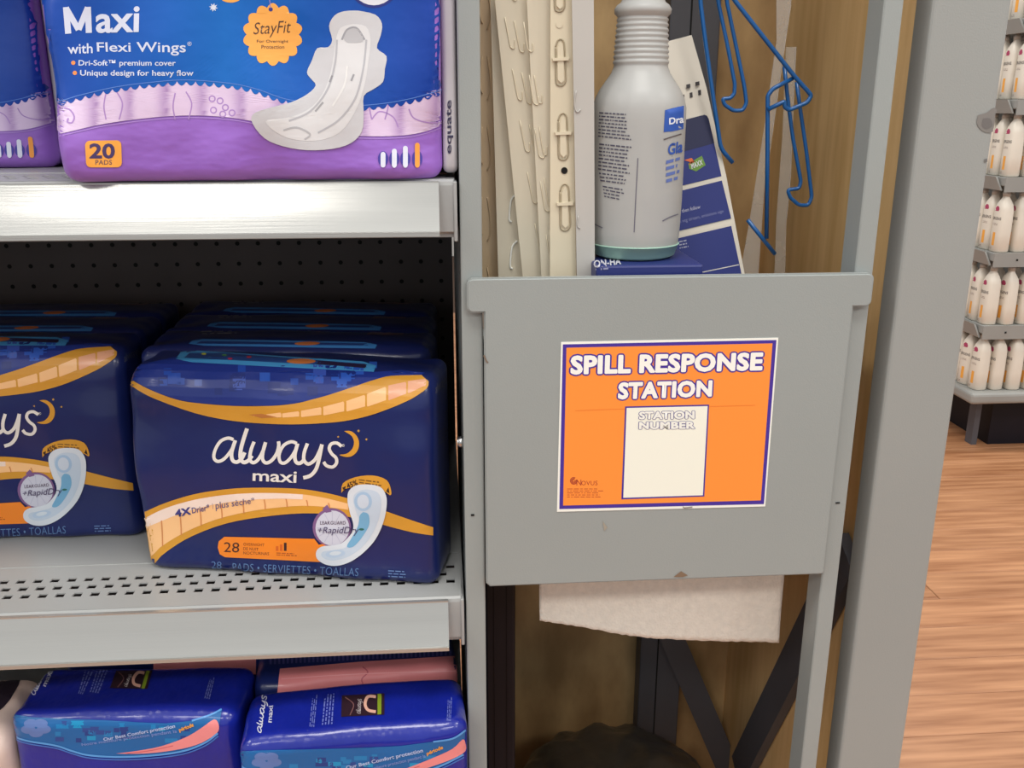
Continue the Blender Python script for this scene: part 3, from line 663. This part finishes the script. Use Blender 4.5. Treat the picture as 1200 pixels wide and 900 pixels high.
# ---------- royal blue packs
RG = 'royal blue pad packs on the lowest shelf'
def royal(bl, br, zt, tf, label, kind, logoq, maxiq, l1, l2, l3, patch, bandU, bandL, pink, t1, t2, body=None):
    P, Q = bl.copy(), br.copy(); P.z = Q.z = .405
    bmx, e = pack_bm(P, Q, .082, zt-.405, rt=.013, rk=.013, re=.013, bulge=.002, top=.003, wr=.0014, seed=kind)
    t, sf = pack(label, RG, bmx, FILMB, (P+Q)/2); A = Art(sf, tf, maxe=5)
    A.poly(bandU+bandL[::-1], (22, 96, 160), 1)
    rr = random.Random(kind); bb = min(p[0] for p in bandU), max(p[0] for p in bandU)
    for i in range(34):
        x = rr.uniform(bb[0]+60, bb[1]-160); y = rr.uniform(bandU[2][1]+8, bandU[2][1]+100)
        # keep the squares inside the band
        yu = max([p[1] for p in bandU if abs(p[0]-x) < 200] or [0]); yl = min([p[1] for p in bandL if abs(p[0]-x) < 130] or [0])
        if yu < y and y+20 < yl: A.rect(x, y, x+rr.choice((26, 40, 60)), y+20, rr.choice(((20, 140, 190), (30, 60, 130), (26, 120, 180), (40, 70, 140))), 1.6)
    fx, fy = bandL[1][0]+100, bandL[1][1]-35
    for k in range(5): A.ell(fx+38*math.cos(k*1.256+.3), fy+24*math.sin(k*1.256+.3), 34, 20, (92, 118, 176), 2+.1*k, 16)
    A.poly(pink, (232, 138, 138), 3, 3)
    A.stroke([((a[0]*2+b[0])/3, (a[1]*2+b[1])/3) for a, b in ((pink[0], pink[-1]), (pink[1], pink[-2]), (pink[2], pink[-3]))], 4, (206, 100, 110), 4)
    A.stroke(bandL, 9, (86, 150, 214), 4); A.stroke([(x+3, y+13) for x, y in bandL], 6, (60, 110, 190), 3.5)
    A.stroke(bandU[-3:], 8, (86, 150, 214), 4)
    logo(A, logoq, (206, 206, 220), 2); A.text('maxi', maxiq, (196, 196, 214), 2, .02)
    for q, n in ((l1, 3), (l2, 4), (l3, 3)): A.lines(q, n, (110, 120, 190), 2, .45, 7, n)
    A.poly(patch, (48, 30, 40), 2); a, b, c_, d_ = patch
    A.poly([bil(patch, .84, .02), bil(patch, .93, .02), bil(patch, .93, .98), bil(patch, .84, .98)], (130, 150, 40), 3)
    A.stroke([bil(patch, u, v) for u, v in ((.8, .15), (.62, .12), (.55, .45), (.62, .75), (.8, .85))], 14, (220, 170, 150), 3)
    A.stroke([bil(patch, u, v) for u, v in ((.08, .1), (.28, .45), (.2, .95))], 4, (130, 90, 90), 3)
    logo(A, [bil(patch, .33, .9), bil(patch, .33, .2), bil(patch, .5, .2), bil(patch, .5, .9)], (200, 190, 190), 3)
    A.text('Our Best Comfort protection', t1, (176, 190, 226), 5, .02); A.text('Notre meilleure protection pendant la', t2[0], (120, 140, 200), 5, .01); A.text('période', t2[1], (236, 160, 60), 5, .03)
    A.build('printed_wrapper', t, PRINT); return t, e
f1 = off(0, 760, 4); f2 = off(270, 740, 4)
ZT = .600
r1, er1 = royal(onZ(8, 848, ZT), onZ(277, 843, ZT), ZT+.006, f1, 'royal blue pad pack on the lowest shelf, left of the two', 11,
    [(135, 215), (195, 75), (248, 80), (178, 222)], [(198, 175), (225, 105), (250, 108), (215, 182)], [(365, 212), (400, 80), (455, 80), (390, 218)], [(418, 205), (455, 85), (515, 90), (465, 212)], [(955, 235), (988, 125), (1010, 128), (985, 240)],
    [(545, 105), (715, 105), (690, 192), (515, 188)],
    [(36, 318), (60, 308), (150, 322), (330, 330), (500, 336), (650, 345), (780, 350), (900, 338), (985, 312), (1040, 286)],
    [(36, 345), (70, 405), (130, 430), (260, 452), (340, 478), (420, 498), (560, 506), (720, 498), (860, 478), (960, 440), (1022, 395)],
    [(545, 490), (640, 478), (760, 455), (880, 410), (960, 360), (1005, 332), (1025, 352), (1024, 386), (985, 418), (920, 450), (820, 474), (680, 490)],
    [(485, 416), (820, 352), (824, 374), (490, 434)], ([(383, 442), (828, 376), (833, 396), (387, 458)], [(838, 372), (905, 346), (911, 368), (845, 392)]))
r2, er2 = royal(onZ(279, 880, ZT), onZ(549, 856, ZT), ZT+.006, f2, 'royal blue pad pack on the lowest shelf, right one beside the grey upright', 12,
    [(118, 475), (135, 300), (182, 298), (156, 478)], [(172, 428), (180, 352), (200, 350), (194, 430)], [(368, 448), (385, 285), (412, 285), (395, 450)], [(425, 440), (440, 288), (492, 288), (482, 436)], [(1012, 420), (1018, 300), (1040, 300), (1035, 422)],
    [(522, 302), (722, 292), (722, 392), (520, 402)],
    [(30, 572), (60, 560), (150, 556), (330, 552), (500, 548), (650, 542), (800, 535), (950, 515), (1040, 500), (1100, 462)],
    [(30, 600), (70, 640), (130, 650), (260, 662), (340, 680), (420, 690), (560, 700), (720, 690), (860, 668), (980, 630), (1090, 575)],
    [(620, 690), (760, 660), (850, 630), (950, 590), (1040, 548), (1085, 505), (1098, 520), (1098, 560), (1040, 595), (960, 625), (860, 655), (720, 680)],
    [(540, 628), (900, 545), (904, 568), (545, 648)], ([(600, 648), (912, 572), (916, 592), (604, 664)], [(918, 562), (992, 530), (997, 552), (922, 582)]))
# packs behind the two royal ones, laid with their pink side up
def pink_pack(P, Q, H, D, pk, ln, label):
    P, Q = P.copy(), Q.copy(); P.z = Q.z = .405
    bmx, e = pack_bm(P, Q, D, H, rt=.012, rk=.012, re=.012, bulge=.001, top=.002, wr=.001, seed=9)
    t, sf = pack(label, 'pink-windowed packs behind the royal blue packs', bmx, FILM, (P+Q)/2); A = Art(sf, maxe=5)
    A.poly(pk, (226, 136, 138), 1)
    if ln:
        A.stroke([(425, 782), (431, 788), (424, 796), (428, 806)], 1.5, (196, 96, 108), 2); A.stroke([(330, 796), (420, 790), (545, 786)], 1, (234, 160, 160), 2)
        for i in range(44): A.rect(316+i*5, 762, 318.5+i*5, 779-i*.25, (80, 76, 130), 1)
    A.build('printed_wrapper', t, PRINT)
o0 = er2*.086
pink_pack(r2.location+Vector((-.102, .0, 0))+o0-er2*0+Vector((.000, .0, 0)), r2.location+Vector((.1, 0, 0))+o0+Vector((0, .016, 0)), ZT-.405+.004, .13,
          [(325, 812), (328, 784), (420, 776), (548, 768), (549, 800), (420, 808)], True, 'dark pad pack with a pink window behind the right royal blue pack')
pink_pack(r1.location+Vector((-.09, .096, 0)), r1.location+Vector((.115, .094, 0)), ZT-.405+.008, .10, [(180, 792), (180, 760), (300, 758), (300, 790)], False, 'dark pad pack with a pink window behind the left royal blue pack')
P = Vector((-.56, .0, .405)); Q = onZ(12, 850, ZT)+Vector((-.006, .0, 0)); Q.z = .405; Q.y = .0
bmx, e = pack_bm(P, Q, .09, .188, rt=.03, re=.016, bulge=.004, wr=.003, seed=5)
t, sf = pack('pale pink and cream soft pack at the bottom left corner', None, bmx, FILMW, (P+Q)/2); del_ = 0
A = Art(sf, f1); A.poly([(-40, 120), (70, 110), (95, 150), (60, 220), (40, 250), (0, 290), (-40, 300)], (40, 32, 44), 1, 3); A.build('printed_wrapper', t, PRINT)

# ================================================================== SPRAY BOTTLE
bc = Vector((.0, .055, 0)); pA, pB = onY(692, 200, .055), onY(800, 200, .055)
bc.x = (pA.x+pB.x)/2; R = (pB.x-pA.x)/2*.985
def zz(y): return onY(746, y, .055).z
ZB = 1.0195
ks = R/54
prof = [(.0, ZB+.004), (24*ks, ZB+.003), (40*ks, ZB), (48*ks, ZB+.003), (52*ks, ZB+.012)]
for y, r in ((270, 53), (235, 54), (200, 54), (165, 54), (140, 54), (126, 53.5), (115, 51), (105, 46), (95, 39.5), (86, 33.5), (79, 31)): prof.append((r*ks, zz(y)))
nk = 9
for k in range(nk):
    y0 = 76-k*6.2; r = 30.5-k*.35; prof += [(r*ks, zz(y0)), ((r+1.3)*ks, zz(y0-2)), ((r+1.3)*ks, zz(y0-3.6)), (r*ks, zz(y0-5.6))]
prof += [(28*ks, zz(20)), (31.5*ks, zz(16)), (32*ks, zz(11)), (29*ks, zz(6)), (25*ks, zz(3)), (23*ks, zz(-2)), (22*ks, zz(-8)), (22*ks, zz(-22)), (18*ks, zz(-24))]
bt = thing('spray_bottle', 'cloudy plastic spray bottle with ribbed neck, no sprayer, green liquid at the bottom', 'bottle', (bc.x, bc.y, ZB))
bm = lathe(bmesh.new(), (bc.x, bc.y), prof, 56); sf = surf_of(bm); body = obj('bottle_body', bm, BOTM, bt, True)
obj('liquid', lathe(bmesh.new(), (bc.x, bc.y), [(36*ks, ZB+.0001), (41*ks, ZB+.0001), (48.5*ks, ZB+.0028), (52.6*ks, ZB+.0118), (53.6*ks, zz(284)), (53.2*ks, zz(283))], 56), LIQ, bt, True)['label'] = 'pale green liquid in the bottom'
A = Art(sf, off(680, 0, 2.727), maxe=10, base=.0003)
INK = (78, 76, 92)
A.lines([(62, 355), (170, 362), (168, 452), (58, 440)], 8, INK, 1, .4, 9, 1); A.lines([(62, 455), (165, 465), (160, 560), (58, 545)], 8, INK, 1, .4, 8, 2)
A.lines([(60, 548), (160, 560), (140, 592), (66, 582)], 3, INK, 1, .4, 6, 4); A.lines([(72, 590), (142, 602), (140, 645), (78, 632)], 4, INK, 1, .4, 5, 5)
A.stroke([(184, 505), (178, 620), (172, 742)], 3, (100, 98, 112), 1, 0)
A.lines([(30, 345), (40, 348), (38, 640), (28, 630)], 22, INK, 1, .4, 2, 6)
A.poly([(270, 352), (292, 346), (330, 338), (328, 412), (292, 420), (266, 422)], (40, 84, 172), 1); A.text('Dra', [(283, 378), (328, 368), (328, 392), (283, 398)], (225, 230, 240), 2, .03)
A.stroke([(266, 446), (290, 438), (322, 428)], 4, (90, 80, 80), 1); A.text('Gla', [(280, 462), (328, 448), (324, 486), (280, 496)], (46, 84, 170), 1, .03)
for i in range(4): A.lines([(274, 512+20*i), (320, 500+20*i), (318, 512+20*i), (273, 526+20*i)], 1, (92, 112, 176), 1, .8, 2, i)
A.stroke([(262, 706), (285, 694), (312, 684)], 4, (110, 108, 120), 1); A.stroke([(40, 712), (55, 720), (72, 728)], 4, (110, 108, 120), 1)
A.build('bottle_print', bt, PRINTM)
# binder under bottle
t = thing('binder', 'blue printed binder lying under the spray bottle', 'binder', (.17, .05, .955))
bm = box(bc.x-.042, bc.x+.050, .004, .098, .955, ZB, bev=.002); sf = surf_of(bm); obj('cover', bm, BLUEC, t)
A = Art(sf, off(680, 0, 2.727), maxe=10)
A.text('ON-HA', [(44, 834), (128, 826), (130, 846), (46, 856)], (196, 196, 206), 1, .03); A.lines([(50, 856), (100, 852), (100, 862), (50, 866)], 1, (140, 140, 170), 1, .5, 3)
A.build('cover_print', t, PRINTM)

# ================================================================== FLIP CARDS
fc = thing('flip_cards', 'leaning spiral-punched blue and white flip chart cards behind the spray bottle', 'cards', (.23, .13, .955))
h = off(680, 0, 2.727)
def plane_pt(x, y, o=0):
    # the cards lean back: plane through (y=.125, z=.955) tilted
    n = Vector((0, -math.cos(.22), math.sin(.22))); p0 = Vector((0, .125, .955))+n*o
    d = ray(x, y); return CAM+d*((p0-CAM).dot(n)/d.dot(n))
cn = Vector((0, -math.cos(.22), math.sin(.22)))
def card(pts, o, name='card', m=CARD): return obj(name, prism(bmesh.new(), [plane_pt(*h(*p), o) for p in pts], -cn*.0011), m, fc)
card([(30, 1010), (100, 800), (180, 150), (268, 135), (356, 112), (402, 275), (548, 1010)], .0012, 'header_card')
card([(150, 720), (180, 350), (403, 278), (466, 560), (520, 900)], .0028)
card([(120, 760), (150, 640), (466, 560), (494, 708), (530, 900)], .0044)
card([(20, 990), (120, 800), (492, 712), (548, 990)], .0060)
def m_card(o): return lambda x, y: (plane_pt(x, y, o), cn)
A = Art(m_card(.0029), h, maxe=30); CB = (36, 48, 122)
for x, y in ((345, 276), (374, 268)): A.poly([(x-7, y-5), (x+6, y-8), (x+7, y+4), (x-6, y+7)], (50, 44, 44), 1)
for x, y in ((328, 312), (354, 305), (381, 297)): A.poly([(x-5, y-8), (x+4, y-10), (x+5, y+6), (x-4, y+8)], (50, 44, 44), 1)
A.poly([(230, 410), (396, 367), (404, 370), (410, 380), (451, 563), (240, 614)], CB, 1)
A.poly([(230, 410), (396, 367), (404, 370), (410, 380), (428, 458), (238, 510)], (28, 32, 72), 2)
A.lines([(330, 384), (398, 364), (399, 370), (331, 390)], 1, (90, 84, 100), 1, .5, 5)
A.poly([(332, 512), (355, 505), (366, 518), (345, 528), (350, 518)], (226, 110, 60), 3); A.poly([(345, 522), (388, 498), (400, 528), (370, 548), (348, 540)], (110, 150, 60), 3); A.text('MAXX', [(352, 524), (388, 510), (391, 526), (356, 540)], (220, 220, 220), 4, .03)
A.build('card_print', fc, PRINTM)
A = Art(m_card(.0046), h, maxe=30); A.poly([(200, 640), (452, 577), (482, 698), (200, 765)], CB, 1)
A.text('rst then follow', [(306, 672), (382, 655), (384, 666), (308, 684)], (180, 180, 200), 2, .01); A.text('ero veg stream, emissions sign', [(304, 706), (456, 670), (458, 682), (306, 720)], (130, 134, 176), 2, 0)
A.build('card_print', fc, PRINTM)
A = Art(m_card(.0063), h, maxe=30); A.poly([(60, 820), (482, 722), (507, 838), (520, 900), (60, 980)], CB, 1)
A.stroke([(380, 872), (506, 846)], 3, (210, 206, 200), 2, 0); A.lines([(315, 768), (345, 762), (347, 792), (317, 798)], 3, (170, 172, 196), 2, .4, 3); A.build('card_print', fc, PRINTM)

# ================================================================== PLASTIC STRIPS
h3 = off(530, 0, 2.727)
def strip(name, label, q, Y, m, slots=(), sm=None, sr=.0006, lean=.0, part='strip'):
    """q: outline in the strip's plane; slots: raised tongue outlines"""
    t = thing(name, label, 'plastic strip', onY(*h3(*q[-1]), Y), 'plastic clip strips standing in the station')
    def pp(x, y, d=0): p = onY(*h3(x, y), Y+d); return p
    obj(part, prism(bmesh.new(), [pp(*p) for p in q], (0, .0014, 0)), m, t)
    if slots:
        bm = bmesh.new()
        for sl in slots: tube(bm, [pp(x, y, -.0006) for x, y in catmull(sl, 3)], sr, 6)
        o = obj('slot_rim', bm, sm or m, t, True)
    if slots: o['kind'] = 'stuff'
    return t
def U(x, y, h_, wd=18, lean=.1):  # tongue shaped slot
    return [(x, y), (x+h_*lean, y+h_*.8), (x+h_*lean+wd*.3, y+h_*.96), (x+h_*lean+wd*.8, y+h_), (x+h_*lean+wd, y+h_*.93), (x+h_*lean+wd, y+h_*.7)]
strip('clip_strip', 'tan slotted plastic strip against the left grey upright', [(78, -60), (128, -60), (152, 980), (86, 980)], .075, MILKT,
      [[(95, 180+k*225), (88, 260+k*225), (96, 300+k*225)] for k in range(-1, 4)]+[[(112, 180+k*225), (120, 240+k*225), (122, 290+k*225), (112, 320+k*225)] for k in range(-1, 4)], MILKT)
strip('clip_strip', 'long clear slotted plastic strip crossing the fan of strips', [(120, -60), (185, -60), (300, 980), (150, 980)], .062, MILK, [U(185+k*-2+8, 505+k*115, 90, 0) for k in range(0)]+[[(205+k*3, 620+k*150), (188+k*3, 640+k*150), (182+k*3, 700+k*150), (190+k*3, 708+k*150)] for k in range(2)]+[[(215+k*3, 620+k*150), (228+k*3, 650+k*150), (235+k*3, 700+k*150), (228+k*3, 708+k*150)] for k in range(2)], WHITE, .0009)
strip('clip_strip', 'clear plastic strip with rows of long tongue slots, widest of the fan', [(130, -60), (250, -60), (345, 980), (235, 980)], .052, MILK,
      [U(168+i*30+k*24, 55+i*12+k*165, 100, 16, .15) for k in range(-1, 6) for i in range(2)], CREAM, .0005)
strip('clip_strip', 'frosted plastic strip beside the cream one', [(235, -60), (330, -60), (395, 980), (290, 980)], .044, MILK,
      [U(228+k*18, 70+k*170, 95, 18, .12) for k in range(0, 6)]+[U(262+k*16, 240+k*165, 90, 14, .12) for k in range(0, 4)], CREAM, .0005)
cs = strip('clip_strip', 'opaque cream clip strip with raised hooks and a round hole', [(314, -60), (380, -60), (398, 980), (312, 980)], .037, CREAM)
RIMM = mat('cream_shadow', rgb(172, 158, 132), .5)  # darker cream outline: shading around each hook put into the colour
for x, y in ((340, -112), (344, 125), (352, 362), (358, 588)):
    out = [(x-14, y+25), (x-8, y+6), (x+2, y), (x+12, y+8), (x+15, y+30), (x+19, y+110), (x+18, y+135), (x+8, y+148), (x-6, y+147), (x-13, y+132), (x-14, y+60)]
    obj('hook_shade_rim', tube(bmesh.new(), [onY(*h3(a, b), .0366) for a, b in catmull(out+[out[0]], 3)], .0007, 6), RIMM, cs, True)
for x, y in ((340, -112), (344, 125), (352, 362), (358, 588)):
    pts = [(x-8, y+30), (x+2, y+6), (x+11, y+28), (x+13, y+132), (x+4, y+141), (x-7, y+130)]
    bm = bmesh.new(); prism(bm, [onY(*h3(a, b), .0352) for a, b in pts], (0, .0018, 0)); rb = [onY(*h3(a, b), .0342) for a, b in ((x-24, y+60), (x-22, y+70), (x+28, y+68), (x+30, y+57), (x+14, y+57), (x-8, y+60))]
    o = obj('hook', bm, CREAM, cs); obj('cross_bar', prism(bmesh.new(), rb, (0, .0025, 0)), CREAM, o)
for x, y, c_ in ((358, 545, HOLE), (342, 78, CREAM)):
    p = onY(*h3(x, y), .0368); bm = bmesh.new(); tube(bm, [p, p-Vector((0, .0004, 0))], .0028, 14); obj('round_hole', bm, c_, cs)
strip('clip_strip', 'greyish translucent plastic strip beside the spray bottle', [(381, -60), (452, -60), (456, 980), (400, 980)], .030, MILKG, [[(396, 290), (390, 330), (398, 358), (410, 350)], [(402, 690), (400, 720), (408, 730)]], MILKG)
h5 = off(800, 0, 2.727)
def sheet(label, q, Y):
    t = thing('clear_strip', label, 'plastic strip', onY(*h5(*q[-1]), Y), 'clear strips by the wire hooks')
    obj('film', prism(bmesh.new(), [onY(*h5(*p), Y) for p in q], (0, .0008, 0)), CLEAR, t)
    bm = bmesh.new(); tube(bm, [onY(*h5(*p), Y-.0004) for p in q[:len(q)//2]], .0006, 6); obj('edge', bm, CLEAR, t)
sheet('clear plastic strip hanging behind the blue wire hook, left one', [(348, -60), (345, 20), (330, 120), (300, 330), (262, 600), (235, 980), (165, 980), (215, 700), (262, 400), (300, 130), (300, -60)], .21)
sheet('clear plastic strip hanging by the right blue wire loop', [(362, 150), (350, 420), (345, 560), (332, 700), (325, 980), (290, 980), (300, 700), (320, 420), (330, 150)], .225)

# ================================================================== BLUE WIRE HOOKS
def wire(name, label, parts, r=.0021):
    t = thing(name, label, 'wire hook', (.3, .17, 1.42), 'blue wire hooks hung from the bar')
    for nm, Y, pts in parts:
        ww = []
        P_ = [onY(*h5(x, y), Y if not isinstance(Y, tuple) else Y[0]+(Y[1]-Y[0])*i/(len(pts)-1)) for i, (x, y) in enumerate(pts)]
        if pts[0][1] < -20: a = P_[0]; P_ = [Vector((a.x, .1655 if nm != 'diagonal_wire' else .1655, 1.4255))]+P_ ; P_[0].x = a.x if nm != 'diagonal_wire' else a.x-.03
        Q_ = []
        for i in range(len(P_)):
            if 0 < i < len(P_)-1:
                a, b, c_ = P_[i-1], P_[i], P_[i+1]; k = min(.006, (a-b).length*.35, (c_-b).length*.35)
                A0 = b+(a-b).normalized()*k; C0 = b+(c_-b).normalized()*k
                for u in (0, .25, .5, .75, 1): Q_.append(A0*(1-u)**2+b*2*u*(1-u)+C0*u*u)
            else: Q_.append(P_[i])
        obj(nm, tube(bmesh.new(), Q_, r), WIRE, t, True)
    return t
wire('wire_hook', 'blue wire hook with a long stem ending in a short kick, leftmost', [('stem', .15, [(56, -90), (56, 0), (72, 130), (100, 330), (122, 475), (160, 520)])])
wire('wire_hook', 'blue wire hook bent into a narrow loop, between the two long stems', [('loop', .16, [(108, -90), (112, 0), (140, 130), (167, 270), (165, 300), (152, 314), (127, 316), (134, 335), (162, 354), (192, 353), (204, 330), (197, 275), (165, 120), (140, 0), (138, -90)])], .0019)
wire('wire_hook', 'large blue wire hook with a slanting arm, upright stem and foot bar', [('diagonal_wire', .145, [(110, -90), (165, 0), (350, 235), (412, 305), (398, 328), (340, 352), (326, 342), (326, 324), (272, 350)]), ('stem', .148, [(352, 250), (288, 284), (272, 305), (271, 500), (268, 762)]), ('foot_bar', .150, [(208, 703), (295, 812)])])
wire('wire_hook', 'blue wire loop hanging on the slanting hook, nearest the right post', [('loop', .156, [(325, 212), (335, 310), (352, 440), (378, 580), (372, 602), (335, 607), (344, 632), (372, 656), (402, 656), (413, 630), (395, 480), (376, 350), (364, 262)])], .0019)

# ================================================================== PAPER TOWEL
pt = thing('paper_towel_roll', 'white paper towel hanging out below the grey panel', 'paper towel', (.21, .11, .80))
xl, xr = onY(632, 700, .06).x, onY(916, 700, .06).x
obj('roll', lathe(bmesh.new(), (0, 0), [(.018, xl), (.05, xl), (.05, xr), (.018, xr)], 36), PAPER, pt, True)
rl = pt.children[0]
me = rl.data
for v in me.vertices:
    w_ = v.co+pt.location; x, y, z = w_; v.co = Vector((z, y+.11, x+.785))-pt.location
me.flip_normals() if hasattr(me, 'flip_normals') else None
bm = bmesh.new(); NX, NZ = 60, 14; g = []
bot = catmull([(632, 725), (690, 733), (745, 741), (790, 744), (850, 747), (911, 750)], 12)
for i in range(NX+1):
    u = i/NX; px = 632+(918-632)*u; k = min(len(bot)-1, int(u*(len(bot)-1))); pb = onY(bot[k][0], bot[k][1]+random.uniform(-.7, .7), .06)
    ptp = onY(632+286*u, 676-4*u, .06); row = []
    for j in range(NZ+1):
        v = j/NZ; p = ptp.lerp(pb, v); p.y += .0025*math.sin(u*5+v*2)-.006*v*v; row.append(bm.verts.new(p))
    tp = row[0].co; row.insert(0, bm.verts.new((tp.x, .0600, .785))); g.append(row)
for a, b in zip(g, g[1:]):
    for j in range(len(a)-1): bm.faces.new((a[j], b[j], b[j+1], a[j+1]))
sh = obj('sheet', bm, PAPER, pt, True); md = sh.modifiers.new('t', 'SOLIDIFY'); md.thickness = .0006
bm = bmesh.new(); tube(bm, [(p1+.0005, .11, .785), (.3515, .11, .785)], .008, 16); obj('rod', bm, STEEL, pt, True)

# ================================================================== BIN WITH BAG
zc = onY(720, 868, .2).z-.040; xc = onY(722, 900, .2).x; rr = .122
tb = thing('waste_bin', 'dark bin with a crumpled translucent bag on top, under the paper towel', 'waste bin', (xc, .2, 0))
obj('bin_body', lathe(bmesh.new(), (xc, .2), [(.075, 0), (.08, .01), (rr-.004, zc-.06), (rr, zc-.055), (rr, zc-.045), (rr-.006, zc-.045)], 40), BIN, tb, True)
rings = []
for k in range(14):
    a = k/13*PI/2; ring = []
    for j in range(64):
        th = 2*PI*j/64; r = (rr+.006)*math.cos(a)**.75 if k < 13 else .001; z = zc-.048+.046*math.sin(a)
        nz = noise.noise(Vector((math.cos(th)*r*38, math.sin(th)*r*38, a*2)))
        ring.append((xc+r*math.cos(th)*(1+.05*nz), .2+r*math.sin(th)*(1+.05*nz), z+.009*nz*math.sin(a+.4)))
    rings.append(ring)
rings.insert(0, [(xc+(rr+.004)*math.cos(2*PI*j/64), .2+(rr+.004)*math.sin(2*PI*j/64), zc-.12) for j in range(64)])
obj('bag', loft(bmesh.new(), rings), BAG, tb, True)['label'] = 'crumpled smoky plastic bag'

# ================================================================== FAR LOTION DISPLAY
gs = thing('display_board', 'tall grey back board of the far lotion rack at the right edge', 'back panel', (2.0, 2.6, 0))
obj('back_board', box(2.18, 2.20, 2.1, 3.5, 0, 2.0), FSH, gs)
gb_ = thing('plinth', 'dark kick base with a grey foot under the far lotion rack', 'base', (2.0, 2.6, 0))
obj('base_kick', box(1.90, 2.18, 2.16, 3.5, 0, .15), BLACK, gb_)
obj('foot', box(1.84, 1.86, 2.16, 2.20, 0, .175), DKGREY, gb_)
ZS = [.182, .410, .652, .892, 1.128, 1.365]
lm = bmesh.new()
NB = 'lotion bottles on the far display rack'
def ring_at(z, a, b, n=20, e=.62):
    o = []
    for k in range(n):
        t_ = 2*PI*k/n; c_, s_ = math.cos(t_), math.sin(t_); o.append((math.copysign(abs(c_)**e, c_)*a, math.copysign(abs(s_)**e, s_)*b, z))
    return o
pb0 = thing('lotion_bottle', 'x', 'bottle', (0, 0, 0), NB)
bm = loft(bmesh.new(), [ring_at(z, a, b) for z, a, b in ((0, .020, .023), (.004, .024, .027), (.06, .0245, .0275), (.135, .0235, .026), (.152, .021, .022), (.166, .015, .014), (.174, .010, .010), (.180, .009, .009))])
bv = BVHTree.FromBMesh(bm)
obj('bottle_body', bm, LOT, pb0, True)
obj('cap', loft(bmesh.new(), [ring_at(z, a, a, 14, 1) for z, a in ((.179, .0115), (.192, .0115), (.194, .008), (.203, .007), (.205, .005))]), CAPM, pb0, True)
def m_lab(u, v):
    h_ = bv.ray_cast(Vector((-.2, u, v)), Vector((1, 0, 0))); return (h_[0], h_[1]) if h_[0] is not None else None
A = Art(m_lab, maxe=.012, base=.0002, step=.0001)
A.poly([(.0135, .132), (-.006, .132), (-.008, .138), (-.003, .146), (.006, .148), (.012, .142)], (170, 60, 96), 1)
A.text('JERGENS', [(.020, .113), (-.020, .113), (-.020, .101), (.020, .101)], (70, 60, 60), 1, .02)
A.lines([(.016, .094), (-.016, .094), (-.016, .086), (.016, .086)], 2, (150, 130, 120), 1, .4, 4)
A.rect(.005, .022, -.007, .064, (240, 168, 70), 1)
A.lines([(.018, .016), (.0, .016), (.0, .008), (.018, .008)], 2, (140, 124, 116), 1, .4, 3)
A.build('label_print', pb0, PRINTM)
sn = ['lowest', 'second lowest', 'third lowest', 'third highest', 'second highest', 'highest']
cn_ = ['first', 'second', 'third', 'fourth']; first = True
for i, z in enumerate(ZS):
    low = i == 0; xf = 1.783 if not low else 1.765
    bm = box(xf, 2.18, 2.10, 3.5, z+.006, z+.034, bev=.003) if not low else box(xf, 2.18, 2.075, 3.5, z-.006, z+.034, bev=.012, seg=3)
    if not low:
        prism(bm, [(xf-.004, 2.112, z-.008), (xf-.004, 3.5, z-.008), (xf-.016, 3.5, z+.034), (xf-.016, 2.13, z+.034)], (.006, 0, 0))
        rbox(bm, xf, 2.17, 2.097, 2.101, z-.012, z+.034)
    sh = obj('rack_shelf', bm, FSH, at=(2.0, 2.6, z)); tag(sh, f'grey shelf of the far lotion rack, {sn[i]} of the six', 'shelf', 'shelves of the far lotion rack')
    if not low: obj('bracket_hole', box(xf+.075, xf+.081, 2.0955, 2.098, z+.008, z+.014), HOLE, sh)
    for c_ in range(4):
        for r_ in range(3 if c_ < 2 else 2):
            lab = f'cream lotion bottle, {sn[i]} far shelf, {cn_[c_]} column from left, {("nearest", "second", "third")[r_]} row'
            loc = (1.812+c_*.0585+rn.uniform(-.002, .002), 2.132+r_*.062+rn.uniform(-.003, .003), z+.034)
            if first: pb0.location = loc; pb0['label'] = lab; first = False; o = pb0
            else: o = dup(pb0, Vector(loc)-Vector(pb0.location), lab)
            o.rotation_euler.z = rn.uniform(-.1, .25)
